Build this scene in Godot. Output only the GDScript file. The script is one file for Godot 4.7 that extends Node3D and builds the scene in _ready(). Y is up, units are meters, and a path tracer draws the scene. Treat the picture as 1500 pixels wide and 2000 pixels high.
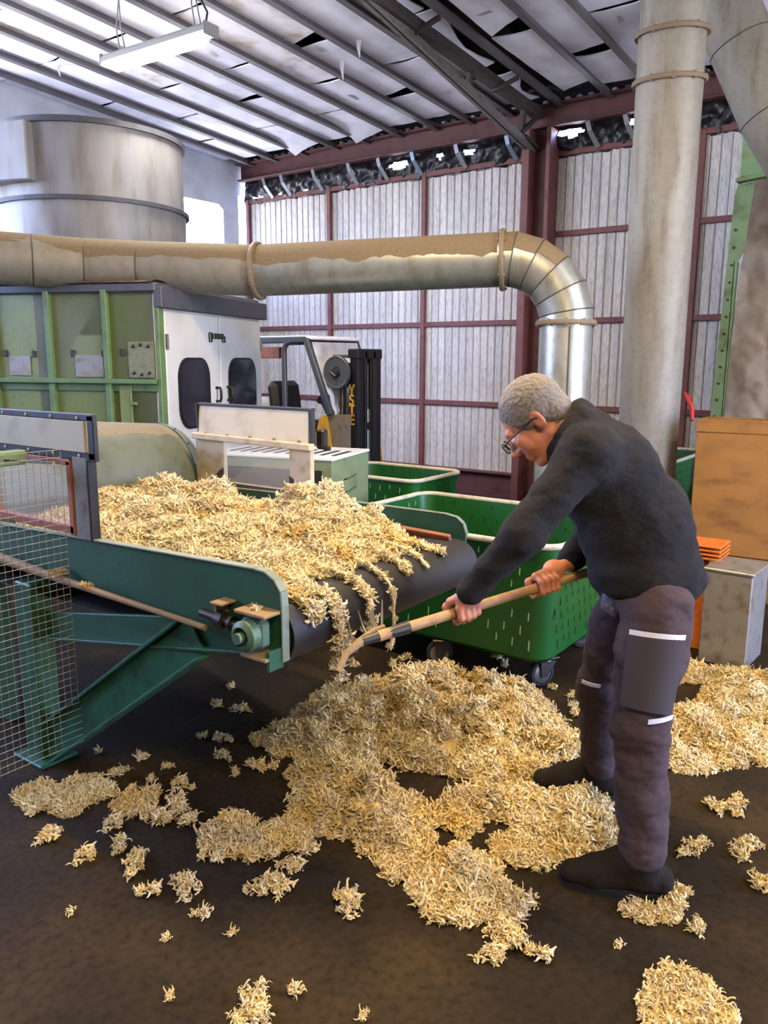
extends Node3D

# ---------------------------------------------------------------- mesh collector
class MB:
	var v := PackedVector3Array()
	var n := PackedVector3Array()
	var col := PackedColorArray()
	var x := Transform3D.IDENTITY
	var tint := Color.WHITE
	var tinted := false
	var flat := 1.0

	func tri(a: Vector3, b: Vector3, c: Vector3, na: Vector3, nb: Vector3, nc: Vector3) -> void:
		a = x * a
		b = x * b
		c = x * c
		na = (x.basis * na).normalized()
		nb = (x.basis * nb).normalized()
		nc = (x.basis * nc).normalized()
		if (b - a).cross(c - a).dot(na + nb + nc) > 0.0:
			var t := b
			b = c
			c = t
			t = nb
			nb = nc
			nc = t
		v.append(a)
		v.append(b)
		v.append(c)
		n.append(na)
		n.append(nb)
		n.append(nc)
		if tinted:
			col.append(tint)
			col.append(tint)
			col.append(tint)

	func quad(a: Vector3, b: Vector3, c: Vector3, d: Vector3, nn: Vector3) -> void:
		tri(a, b, c, nn, nn, nn)
		tri(a, c, d, nn, nn, nn)

	func quads(a: Vector3, b: Vector3, c: Vector3, d: Vector3, na: Vector3, nb: Vector3, nc: Vector3, nd: Vector3) -> void:
		tri(a, b, c, na, nb, nc)
		tri(a, c, d, na, nc, nd)

	func bp(h: Vector3, b: float, s: Vector3, ax: int) -> Vector3:
		var p := Vector3(s.x * (h.x - b), s.y * (h.y - b), s.z * (h.z - b))
		p[ax] = s[ax] * h[ax]
		return p

	func box(xf: Transform3D, size: Vector3, b := 0.0) -> void:
		var keep := x
		x = x * xf
		var h := size * 0.5
		b = minf(b, 0.45 * minf(size.x, minf(size.y, size.z)))
		for ax in 3:
			var i := (ax + 1) % 3
			var j := (ax + 2) % 3
			for sg in [-1.0, 1.0]:
				var s := Vector3.ONE
				s[ax] = sg
				var nn := Vector3.ZERO
				nn[ax] = sg
				var q := []
				for t in [[-1, -1], [1, -1], [1, 1], [-1, 1]]:
					s[i] = t[0]
					s[j] = t[1]
					q.append(bp(h, b, s, ax))
				quad(q[0], q[1], q[2], q[3], nn)
			if b > 0.0:
				for si in [-1.0, 1.0]:
					for sj in [-1.0, 1.0]:
						var s := Vector3.ONE
						s[i] = si
						s[j] = sj
						var nn := Vector3.ZERO
						nn[i] = si
						nn[j] = sj
						s[ax] = -1.0
						var a := bp(h, b, s, i)
						var d := bp(h, b, s, j)
						s[ax] = 1.0
						quad(a, bp(h, b, s, i), bp(h, b, s, j), d, nn.normalized())
		if b > 0.0:
			for sx in [-1.0, 1.0]:
				for sy in [-1.0, 1.0]:
					for sz in [-1.0, 1.0]:
						var s := Vector3(sx, sy, sz)
						var nn := s.normalized()
						tri(bp(h, b, s, 0), bp(h, b, s, 1), bp(h, b, s, 2), nn, nn, nn)
		x = keep

	func bx(c: Vector3, size: Vector3, b := 0.0, yaw := 0.0) -> void:
		box(Transform3D(Basis(Vector3.UP, yaw), c), size, b)

	# a bar of rectangular section from p to q; w across (horizontal side), h along up
	func bar(p: Vector3, q: Vector3, w: float, h: float, b := 0.0, up := Vector3.UP) -> void:
		var d := (q - p).normalized()
		if absf(d.dot(up)) > 0.98:
			up = Vector3.RIGHT
		var s := d.cross(up).normalized()
		var t := s.cross(d).normalized()
		box(Transform3D(Basis(s, t, -d), (p + q) * 0.5), Vector3(w, h, p.distance_to(q)), b)

	func ring(p: Vector3, d: Vector3, up: Vector3, r: float, sides: int) -> PackedVector3Array:
		var s := d.cross(up)
		if s.length() < 0.05:
			s = d.cross(Vector3(0.3, 0.1, 0.9))
		s = s.normalized()
		var t := s.cross(d).normalized()
		var out := PackedVector3Array()
		for k in sides:
			var a := TAU * k / sides
			out.append(p + (s * cos(a) + t * sin(a)) * r)
		return out

	func tube(pts: Array, rr, sides := 10, caps := true) -> void:
		var m := pts.size()
		var up := Vector3.UP
		var d0: Vector3 = (pts[1] - pts[0]).normalized()
		if absf(d0.dot(up)) > 0.9:
			up = Vector3(0.2, 0.0, 0.98)
		var prev := PackedVector3Array()
		var pc := Vector3.ZERO
		for i in m:
			var d: Vector3
			if i == 0:
				d = pts[1] - pts[0]
			elif i == m - 1:
				d = pts[i] - pts[i - 1]
			else:
				d = (pts[i] - pts[i - 1]).normalized() + (pts[i + 1] - pts[i]).normalized()
			d = d.normalized()
			var s := d.cross(up).normalized()
			up = s.cross(d).normalized()
			var r: float = rr if rr is float else rr[i]
			var cur := PackedVector3Array()
			for k in sides:
				var a := TAU * k / sides
				cur.append(pts[i] + (s * cos(a) + up * (sin(a) * flat)) * r)
			if i > 0:
				for k in sides:
					var k2 := (k + 1) % sides
					quads(prev[k], prev[k2], cur[k2], cur[k], (prev[k] - pc).normalized(), (prev[k2] - pc).normalized(), (cur[k2] - pts[i]).normalized(), (cur[k] - pts[i]).normalized())
			if caps and (i == 0 or i == m - 1):
				var nn := d * (-1.0 if i == 0 else 1.0)
				for k in sides:
					tri(pts[i], cur[k], cur[(k + 1) % sides], nn, nn, nn)
			prev = cur
			pc = pts[i]

	# profile: Vector2(radius, height) along local y of xf
	func lathe(prof: Array, sides: int, xf: Transform3D) -> void:
		var keep := x
		x = x * xf
		for i in prof.size() - 1:
			var a: Vector2 = prof[i]
			var b: Vector2 = prof[i + 1]
			var e := b - a
			var nr := Vector2(e.y, -e.x).normalized()
			for k in sides:
				var t0 := TAU * k / sides
				var t1 := TAU * (k + 1) / sides
				var c0 := Vector3(cos(t0), 0, sin(t0))
				var c1 := Vector3(cos(t1), 0, sin(t1))
				var n0 := c0 * nr.x + Vector3.UP * nr.y
				var n1 := c1 * nr.x + Vector3.UP * nr.y
				quads(c0 * a.x + Vector3.UP * a.y, c1 * a.x + Vector3.UP * a.y, c1 * b.x + Vector3.UP * b.y, c0 * b.x + Vector3.UP * b.y, n0, n1, n1, n0)
		x = keep

	func prism(poly: PackedVector2Array, xf: Transform3D, depth: float) -> void:
		var keep := x
		x = x * xf
		var idx := Geometry2D.triangulate_polygon(poly)
		for i in range(0, idx.size(), 3):
			for zz in [[0.0, -1.0], [depth, 1.0]]:
				var nn := Vector3(0, 0, zz[1] * signf(depth))
				tri(Vector3(poly[idx[i]].x, poly[idx[i]].y, zz[0]), Vector3(poly[idx[i + 1]].x, poly[idx[i + 1]].y, zz[0]), Vector3(poly[idx[i + 2]].x, poly[idx[i + 2]].y, zz[0]), nn, nn, nn)
		var area := 0.0
		for i in poly.size():
			area += poly[i].cross(poly[(i + 1) % poly.size()])
		for i in poly.size():
			var a := poly[i]
			var b := poly[(i + 1) % poly.size()]
			var e := (b - a).normalized() * signf(area)
			quad(Vector3(a.x, a.y, 0), Vector3(b.x, b.y, 0), Vector3(b.x, b.y, depth), Vector3(a.x, a.y, depth), Vector3(e.y, -e.x, 0))
		x = keep

	# smooth sheet through a grid of points, rows of equal length; thickness by a second side
	func sheet(g: Array, thick := 0.0) -> void:
		var rows := g.size()
		var cols: int = g[0].size()
		var nn := []
		for i in rows:
			var r := PackedVector3Array()
			for j in cols:
				var du: Vector3 = g[i][mini(j + 1, cols - 1)] - g[i][maxi(j - 1, 0)]
				var dv: Vector3 = g[mini(i + 1, rows - 1)][j] - g[maxi(i - 1, 0)][j]
				r.append(du.cross(dv).normalized())
			nn.append(r)
		for i in rows - 1:
			for j in cols - 1:
				quads(g[i][j], g[i][j + 1], g[i + 1][j + 1], g[i + 1][j], nn[i][j], nn[i][j + 1], nn[i + 1][j + 1], nn[i + 1][j])
				if thick > 0.0:
					quads(g[i][j] - nn[i][j] * thick, g[i][j + 1] - nn[i][j + 1] * thick, g[i + 1][j + 1] - nn[i + 1][j + 1] * thick, g[i + 1][j] - nn[i + 1][j] * thick, -nn[i][j], -nn[i][j + 1], -nn[i + 1][j + 1], -nn[i + 1][j])
		if thick > 0.0:
			for i in rows - 1:
				for e in [[0, 1], [cols - 1, cols - 2]]:
					var out: Vector3 = (g[i][e[0]] - g[i][e[1]]).normalized()
					quad(g[i][e[0]], g[i + 1][e[0]], g[i + 1][e[0]] - nn[i + 1][e[0]] * thick, g[i][e[0]] - nn[i][e[0]] * thick, out)
			for j in cols - 1:
				for e in [[0, 1], [rows - 1, rows - 2]]:
					var out: Vector3 = (g[e[0]][j] - g[e[1]][j]).normalized()
					quad(g[e[0]][j], g[e[0]][j + 1], g[e[0]][j + 1] - nn[e[0]][j + 1] * thick, g[e[0]][j] - nn[e[0]][j] * thick, out)

	func add(m: ArrayMesh, xf: Transform3D) -> void:
		var a := m.surface_get_arrays(0)
		var av: PackedVector3Array = a[Mesh.ARRAY_VERTEX]
		var an: PackedVector3Array = a[Mesh.ARRAY_NORMAL]
		var t := x * xf
		for i in av.size():
			v.append(t * av[i])
			n.append((t.basis * an[i]).normalized())
			if tinted:
				col.append(tint)

	func done() -> ArrayMesh:
		var a := []
		a.resize(Mesh.ARRAY_MAX)
		a[Mesh.ARRAY_VERTEX] = v
		a[Mesh.ARRAY_NORMAL] = n
		if tinted:
			a[Mesh.ARRAY_COLOR] = col
		var m := ArrayMesh.new()
		m.add_surface_from_arrays(Mesh.PRIMITIVE_TRIANGLES, a)
		return m


# ---------------------------------------------------------------- naming, parents, metas
var taken := {}
var tex := {}
var M := {}
var rng := RandomNumberGenerator.new()

func numbered(called: String) -> String:
	if not taken.has(called):
		taken[called] = 0
		return called
	taken[called] += 1
	return "%s_%03d" % [called, taken[called]]

func tag(o: Node3D, label: String, category: String, group := "", kind := "") -> void:
	if label:
		o.set_meta("label", label)
	if category:
		o.set_meta("category", category)
	if group:
		o.set_meta("group", group)
	if kind:
		o.set_meta("kind", kind)

func thing(called: String, label: String, category: String, at: Vector3, turn := 0.0, group := "") -> Node3D:
	var o := Node3D.new()
	o.name = numbered(called)
	add_child(o)
	o.position = at
	o.rotation.y = turn
	tag(o, label, category, group)
	return o

func struct(called: String, label: String, category: String, at := Vector3.ZERO) -> Node3D:
	var o := thing(called, label, category, at)
	o.set_meta("kind", "structure")
	return o

# a collector that takes world coordinates for parts of the top-level object o
func wb(o: Node3D) -> MB:
	var b := MB.new()
	b.x = o.transform.affine_inverse()
	return b

func part(b: MB, called: String, m: Material, parent: Node3D, label := "", kind := "") -> MeshInstance3D:
	var o := MeshInstance3D.new()
	o.name = called
	o.mesh = b.done()
	o.material_override = m
	parent.add_child(o, true)
	tag(o, label, "", "", kind)
	return o

# ---------------------------------------------------------------- materials
func ntex(key: String, freq: float, stops: Array, oct := 4, type := FastNoiseLite.TYPE_SIMPLEX_SMOOTH, w := 256, h := 256) -> NoiseTexture2D:
	if tex.has(key):
		return tex[key]
	var f := FastNoiseLite.new()
	f.seed = 11 + tex.size() * 7
	f.noise_type = type
	f.frequency = freq
	f.fractal_octaves = oct
	var t := NoiseTexture2D.new()
	t.width = w
	t.height = h
	t.seamless = true
	t.noise = f
	var g := Gradient.new()
	var offs := PackedFloat32Array()
	var cols := PackedColorArray()
	for s in stops:
		offs.append(s[0])
		cols.append(s[1])
	g.offsets = offs
	g.colors = cols
	t.color_ramp = g
	tex[key] = t
	return t

func grey(a: float) -> Color:
	return Color(a, a, a)

func mat(key: String, c: Color, rough: float, metal := 0.0, t: Texture2D = null, scale := Vector3.ONE, extra := {}) -> StandardMaterial3D:
	if M.has(key):
		return M[key]
	var m := StandardMaterial3D.new()
	m.resource_name = key
	m.albedo_color = c
	m.roughness = rough
	m.metallic = metal
	if t:
		m.albedo_texture = t
		m.uv1_triplanar = true
		m.uv1_world_triplanar = true
		m.uv1_scale = scale
	for k in extra:
		m.set(k, extra[k])
	M[key] = m
	return m

func detail(m: StandardMaterial3D, t: Texture2D, scale: Vector3) -> void:
	m.detail_enabled = true
	m.detail_albedo = t
	m.detail_blend_mode = BaseMaterial3D.BLEND_MODE_MUL
	m.detail_uv_layer = BaseMaterial3D.DETAIL_UV_2
	m.uv2_triplanar = true
	m.uv2_world_triplanar = true
	m.uv2_scale = scale

func bump(m: StandardMaterial3D, t: Texture2D, cm: float) -> void:
	m.heightmap_enabled = true
	m.heightmap_texture = t
	m.heightmap_scale = cm

func make_materials() -> void:
	var soft := ntex("soft", 0.012, [[0.0, grey(0.84)], [0.5, grey(0.95)], [1.0, grey(1.0)]], 5)
	var fine := ntex("fine", 0.09, [[0.0, grey(0.78)], [0.45, grey(0.96)], [1.0, grey(1.0)]], 4)
	var specks := ntex("specks", 0.11, [[0.0, grey(0.45)], [0.2, grey(0.92)], [0.3, grey(1.0)], [1.0, grey(1.0)]], 3)
	var dirt := ntex("dirt", 0.02, [[0.0, Color(0.74, 0.69, 0.61)], [0.3, Color(0.93, 0.91, 0.87)], [0.55, Color.WHITE], [1.0, Color.WHITE]], 5)
	var zinc := ntex("zinc", 0.045, [[0.0, grey(0.86)], [0.4, grey(0.95)], [1.0, grey(1.0)]], 3, FastNoiseLite.TYPE_CELLULAR)
	var grain := ntex("grain", 0.03, [[0.0, Color(0.72, 0.62, 0.52)], [0.5, Color(0.93, 0.9, 0.86)], [1.0, Color.WHITE]], 5, FastNoiseLite.TYPE_SIMPLEX_SMOOTH, 256, 256)
	var height := ntex("height", 0.05, [[0.0, Color.BLACK], [1.0, Color.WHITE]], 5)
	var floor_t := ntex("floor_stain", 0.006, [[0.0, Color(0.15, 0.125, 0.09)], [0.35, Color(0.172, 0.142, 0.098)], [0.6, Color(0.205, 0.166, 0.106)], [0.85, Color(0.25, 0.20, 0.122)], [1.0, Color(0.32, 0.25, 0.145)]], 6, FastNoiseLite.TYPE_SIMPLEX_SMOOTH, 1024, 1024)
	var floor_d := ntex("floor_fine", 0.06, [[0.0, Color(0.66, 0.6, 0.56)], [0.3, Color(0.86, 0.84, 0.82)], [0.62, Color(0.95, 0.94, 0.92)], [0.9, Color(1, 0.97, 0.93)], [1.0, Color(1, 0.9, 0.8)]], 5, FastNoiseLite.TYPE_SIMPLEX_SMOOTH, 512, 512)
	var fm := mat("floor", Color(0.94, 0.93, 0.90), 0.75, 0.0, floor_t, Vector3.ONE * 0.22, {"metallic_specular": 0.22})
	detail(fm, floor_d, Vector3.ONE * 0.9)
	bump(fm, height, 0.25)
	for k in 4:
		var p := mat("panel%d" % k, [Color(0.86, 0.83, 0.80), Color(0.84, 0.815, 0.785), Color(0.87, 0.845, 0.81), Color(0.845, 0.81, 0.765)][k], 0.5, 0.0, soft, Vector3(1.5, 0.22, 1.5))
		detail(p, fine, V(1.5, 0.4, 1.5))
	mat("shell", Color(0.62, 0.6, 0.57), 0.8)
	mat("red_steel", Color(0.44, 0.255, 0.24), 0.6, 0.0, dirt, Vector3.ONE * 0.9)
	mat("dark_red_steel", Color(0.35, 0.205, 0.20), 0.65, 0.0, dirt, Vector3.ONE * 0.9)
	mat("board", Color(0.95, 0.945, 0.985), 0.8, 0.0, soft, Vector3.ONE * 0.8)
	mat("board2", Color(0.93, 0.92, 0.97), 0.8, 0.0, soft, Vector3.ONE * 0.6)
	mat("board3", Color(0.91, 0.895, 0.92), 0.8, 0.0, dirt, Vector3.ONE * 0.6)
	mat("tape", Color(0.62, 0.6, 0.62), 0.5)
	mat("deck", Color(0.20, 0.19, 0.2), 0.8, 0.0, soft, Vector3.ONE)
	mat("purlin", Color(0.42, 0.40, 0.41), 0.5, 0.35, soft, Vector3(2, 2, 0.5))
	mat("truss_dark", Color(0.25, 0.215, 0.21), 0.7, 0.1, dirt, Vector3.ONE * 2.0)
	mat("truss", Color(0.45, 0.425, 0.41), 0.6, 0.2, dirt, Vector3.ONE * 2.0)
	mat("black_plastic", Color(0.075, 0.072, 0.085), 0.42)
	mat("strap", Color(0.45, 0.52, 0.58), 0.4, 0.5)
	mat("strap_grey", Color(0.52, 0.52, 0.54), 0.45, 0.5)
	mat("end_wall", Color(0.80, 0.82, 0.86), 0.7, 0.0, soft, Vector3.ONE * 0.5)
	var g := mat("galv", Color(0.66, 0.66, 0.62), 0.38, 0.72, zinc, Vector3.ONE * 1.6)
	detail(g, dirt, V(1.6, 0.35, 1.6))
	var g2 := mat("galv_dusty", Color(0.535, 0.51, 0.455), 0.62, 0.3, zinc, Vector3.ONE * 1.6)
	detail(g2, dirt, V(2.0, 0.3, 2.0))
	var cy := mat("cyclone", Color(0.58, 0.57, 0.57), 0.55, 0.3, soft, V(1.5, 0.4, 1.5))
	detail(cy, dirt, V(1.2, 0.25, 1.2))
	mat("flange", Color(0.48, 0.41, 0.32), 0.7, 0.15, fine, Vector3.ONE * 3)
	mat("seam", Color(0.30, 0.27, 0.22), 0.6, 0.4)
	mat("drum_dust", Color(0.47, 0.445, 0.38), 0.9, 0.0, fine, Vector3.ONE * 2)
	var du := mat("dust", Color(0.455, 0.385, 0.275), 0.95, 0.0, fine, Vector3.ONE * 2)
	bump(du, height, 0.2)
	var gm := mat("green_machine", Color(0.46, 0.50, 0.27), 0.45, 0.0, soft, Vector3.ONE * 0.7)
	detail(gm, specks, Vector3.ONE * 0.8)
	mat("green_ledge", Color(0.35, 0.45, 0.26), 0.5, 0.0, dirt, Vector3.ONE)
	mat("cream", Color(0.70, 0.655, 0.53), 0.55, 0.0, dirt, Vector3.ONE * 0.8)
	mat("cream_dirty", Color(0.70, 0.645, 0.53), 0.6, 0.0, dirt, Vector3.ONE * 1.4)
	mat("cabinet", Color(0.79, 0.78, 0.75), 0.5, 0.0, soft, Vector3.ONE * 0.6)
	mat("dark_frame", Color(0.17, 0.165, 0.17), 0.5, 0.3, soft, Vector3.ONE * 3)
	mat("beam_grey", Color(0.30, 0.30, 0.33), 0.6, 0.2, dirt, Vector3.ONE)
	mat("black", Color(0.06, 0.06, 0.065), 0.45)
	mat("black_glass", Color(0.10, 0.115, 0.15), 0.12)
	mat("grey_plate", Color(0.55, 0.53, 0.50), 0.35, 0.4, dirt, Vector3.ONE * 2)
	mat("rust_plate", Color(0.45, 0.46, 0.36), 0.7, 0.1, dirt, Vector3.ONE * 3)
	var tg := mat("teal_drum", Color(0.37, 0.40, 0.36), 0.5, 0.1, soft, Vector3.ONE)
	detail(tg, dirt, Vector3.ONE * 1.4)
	var cg := mat("conveyor_green", Color(0.10, 0.30, 0.185), 0.6, 0.05, soft, Vector3.ONE * 1.2)
	detail(cg, specks, Vector3.ONE * 1.4)
	mat("conveyor_edge", Color(0.42, 0.46, 0.40), 0.5, 0.1, dirt, Vector3.ONE * 2)
	var cw := mat("conveyor_worn", Color(0.12, 0.33, 0.235), 0.5, 0.1, dirt, Vector3.ONE * 2.2)
	detail(cw, dirt, Vector3.ONE * 0.9)
	mat("dusty_rod", Color(0.55, 0.45, 0.30), 0.8, 0.1, fine, Vector3.ONE * 6)
	mat("belt", Color(0.115, 0.11, 0.115), 0.6, 0.0, soft, Vector3.ONE * 2)
	mat("wire", Color(0.46, 0.43, 0.37), 0.4, 0.6)
	mat("wood_frame", Color(0.60, 0.34, 0.19), 0.6, 0.0, grain, Vector3(6, 1, 6))
	mat("plank_wood", Color(0.52, 0.31, 0.20), 0.6, 0.0, grain, Vector3(0.7, 8, 8))
	var ply := mat("plywood", Color(0.57, 0.385, 0.15), 0.7, 0.0, soft, Vector3(1.2, 1.6, 1.2))
	detail(ply, dirt, V(0.5, 1.4, 0.5))
	mat("old_wood", Color(0.48, 0.36, 0.24), 0.8, 0.0, grain, Vector3(1, 7, 7))
	mat("orange", Color(0.74, 0.38, 0.08), 0.5, 0.0, dirt, Vector3.ONE * 2)
	mat("steel", Color(0.55, 0.54, 0.5), 0.35, 0.8)
	mat("dark_steel", Color(0.25, 0.24, 0.22), 0.4, 0.7)
	mat("bearing", Color(0.30, 0.40, 0.31), 0.5, 0.2, fine, Vector3.ONE * 8)
	var bg := mat("bin_green", Color(0.05, 0.32, 0.09), 0.42, 0.0, soft, Vector3.ONE * 0.9)
	detail(bg, specks, Vector3.ONE * 1.1)
	mat("bin_rim", Color(0.72, 0.70, 0.62), 0.7, 0.0, dirt, Vector3.ONE * 3)
	mat("slot_pale", Color(0.55, 0.62, 0.45), 0.8)
	mat("slot_dark", Color(0.03, 0.10, 0.04), 0.8)
	mat("rubber", Color(0.05, 0.05, 0.05), 0.7)
	mat("fork_grey", Color(0.30, 0.31, 0.33), 0.45, 0.3)
	mat("fork_black", Color(0.085, 0.085, 0.10), 0.4, 0.2)
	mat("yellow", Color(0.85, 0.62, 0.14), 0.45, 0.0, dirt, Vector3.ONE * 2)
	mat("tan_panel", Color(0.50, 0.44, 0.35), 0.6, 0.0, dirt, Vector3.ONE * 2)
	mat("white_sheet", Color(0.85, 0.84, 0.85), 0.5, 0.0, soft, Vector3.ONE * 2)
	mat("light_green_box", Color(0.43, 0.485, 0.35), 0.5, 0.0, dirt, Vector3.ONE)
	mat("box_top", Color(0.80, 0.80, 0.78), 0.4)
	mat("frame_green", Color(0.50, 0.60, 0.40), 0.5, 0.0, dirt, Vector3.ONE)
	var fb := mat("felt", Color(0.50, 0.45, 0.39), 0.95, 0.0, dirt, Vector3.ONE * 0.9, {"rim_enabled": true, "rim": 0.4})
	detail(fb, soft, Vector3.ONE * 1.2)
	mat("red", Color(0.75, 0.15, 0.13), 0.5)
	mat("pane", Color(0.9, 0.9, 0.88, 0.14), 0.05, 0.0, null, Vector3.ONE, {"transparency": BaseMaterial3D.TRANSPARENCY_ALPHA})
	mat("lamp_glow", Color(1, 1, 1), 0.5, 0.0, null, Vector3.ONE, {"emission_enabled": true, "emission": Color(1.0, 0.97, 0.90), "emission_energy_multiplier": 14.0})
	mat("lamp_body", Color(0.55, 0.55, 0.53), 0.5)
	mat("skin", Color(0.74, 0.475, 0.36), 0.5, 0.0, fine, Vector3.ONE * 6, {"subsurf_scatter_enabled": true, "subsurf_scatter_strength": 0.15})
	var hd := mat("hoodie", Color(0.145, 0.14, 0.145), 0.95, 0.0, fine, Vector3.ONE * 6, {"rim_enabled": true, "rim": 0.12, "metallic_specular": 0.2})
	bump(hd, height, 0.15)
	var tr := mat("trousers", Color(0.27, 0.22, 0.225), 0.9, 0.0, soft, Vector3.ONE * 3, {"rim_enabled": true, "rim": 0.1, "metallic_specular": 0.25})
	bump(tr, height, 0.15)
	mat("knee_patch", Color(0.205, 0.175, 0.185), 0.85)
	mat("reflective", Color(0.78, 0.78, 0.80), 0.35)
	mat("boot", Color(0.135, 0.11, 0.09), 0.85, 0.0, fine, Vector3.ONE * 6, {"metallic_specular": 0.25})
	mat("hair", Color(0.42, 0.385, 0.35), 0.8, 0.0, fine, Vector3.ONE * 12, {"rim_enabled": true, "rim": 0.5})
	mat("eye_white", Color(0.85, 0.83, 0.8), 0.2)
	mat("ash_handle", Color(0.66, 0.53, 0.36), 0.55, 0.0, grain, Vector3.ONE * 3)
	mat("wool", Color.WHITE, 0.95, 0.0, null, Vector3.ONE, {"vertex_color_use_as_albedo": true, "metallic_specular": 0.2, "backlight_enabled": true, "backlight": Color(0.40, 0.33, 0.18)})
	mat("wool_mass", Color(0.80, 0.70, 0.47), 0.95, 0.0, dirt, Vector3.ONE * 3)
	mat("wool_belt_mass", Color(0.88, 0.82, 0.68), 0.95, 0.0, dirt, Vector3.ONE * 3)

# ---------------------------------------------------------------- the shed
func roof_y(z: float) -> float:
	return 3.98 + (z + 8.01) * 0.0629

func V(a: float, b: float, c: float) -> Vector3:
	return Vector3(a, b, c)

func lamp(called: String, label: String, a: Vector3, b: Vector3, color: Color, energy: float) -> void:
	var mid := (a + b) * 0.5
	var t := thing(called, label, "light", mid, atan2(-(b.z - a.z), b.x - a.x), "fluorescent fittings under the roof")
	var l := a.distance_to(b)
	var h := MB.new()
	var prof := PackedVector2Array([V2(-0.075, 0.0), V2(0.075, 0.0), V2(0.07, 0.035), V2(0.045, 0.06), V2(-0.045, 0.06), V2(-0.07, 0.035)])
	h.prism(prof, Transform3D(Basis(Vector3(0, 0, 1), Vector3.UP, Vector3(-1, 0, 0)), V(l / 2, 0, 0)), l)
	part(h, "housing", M.lamp_body, t)
	var d := MB.new()
	var g := []
	for i in 13:
		var u := -1.0 + 2.0 * i / 12.0
		var row := PackedVector3Array()
		var endk := sqrt(maxf(0.0, 1.0 - pow(maxf(0.0, absf(u) - 0.93) / 0.07, 2.0)))
		for j in 11:
			var an := PI * j / 10.0
			row.append(V(u * l * 0.49, -0.005 - sin(an) * 0.062 * endk, cos(an) * 0.066 * (0.35 + 0.65 * endk)))
		g.append(row)
	d.sheet(g)
	part(d, "diffuser", M.lamp_glow, t)
	for s in [-1.0, 1.0]:
		var e := MB.new()
		e.bx(V(s * l * 0.497, 0.02, 0), V(0.02, 0.09, 0.15), 0.02)
		part(e, "end_cap", M.lamp_body, t)
		var c := MB.new()
		var px: float = s * l * 0.36
		var up: float = roof_y(mid.z) - mid.y
		c.tube([V(px, 0.06, 0), V(px - 0.02, up * 0.55, 0.01), V(px + 0.015, up + 0.03, 0.0)], 0.006, 6)
		c.tube([V(px + 0.06, 0.06, 0), V(px + 0.02, up * 0.55, 0.0), V(px + 0.015, up + 0.03, 0.0)], 0.006, 6)
		part(c, "chain", M.lamp_body, t)
	var cb := MB.new()
	cb.tube([V(l * 0.45, 0.06, 0), V(l * 0.47, 0.14, 0), V(l * 0.42, 0.24, 0.01), V(l * 0.36, 0.36, 0)], 0.008, 6)
	part(cb, "cable", M.black, t)
	var al := AreaLight3D.new()
	al.name = "lamp_light"
	al.area_size = Vector2(l * 0.96, 0.13)
	al.light_color = color
	al.light_energy = energy
	al.shadow_enabled = true
	al.set("area_range", 40.0)
	al.set("area_attenuation", 2.0)
	al.rotation.x = -PI / 2
	al.position = V(0, -0.08, 0)
	t.add_child(al, true)

func V2(a: float, b: float) -> Vector2:
	return Vector2(a, b)

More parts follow.
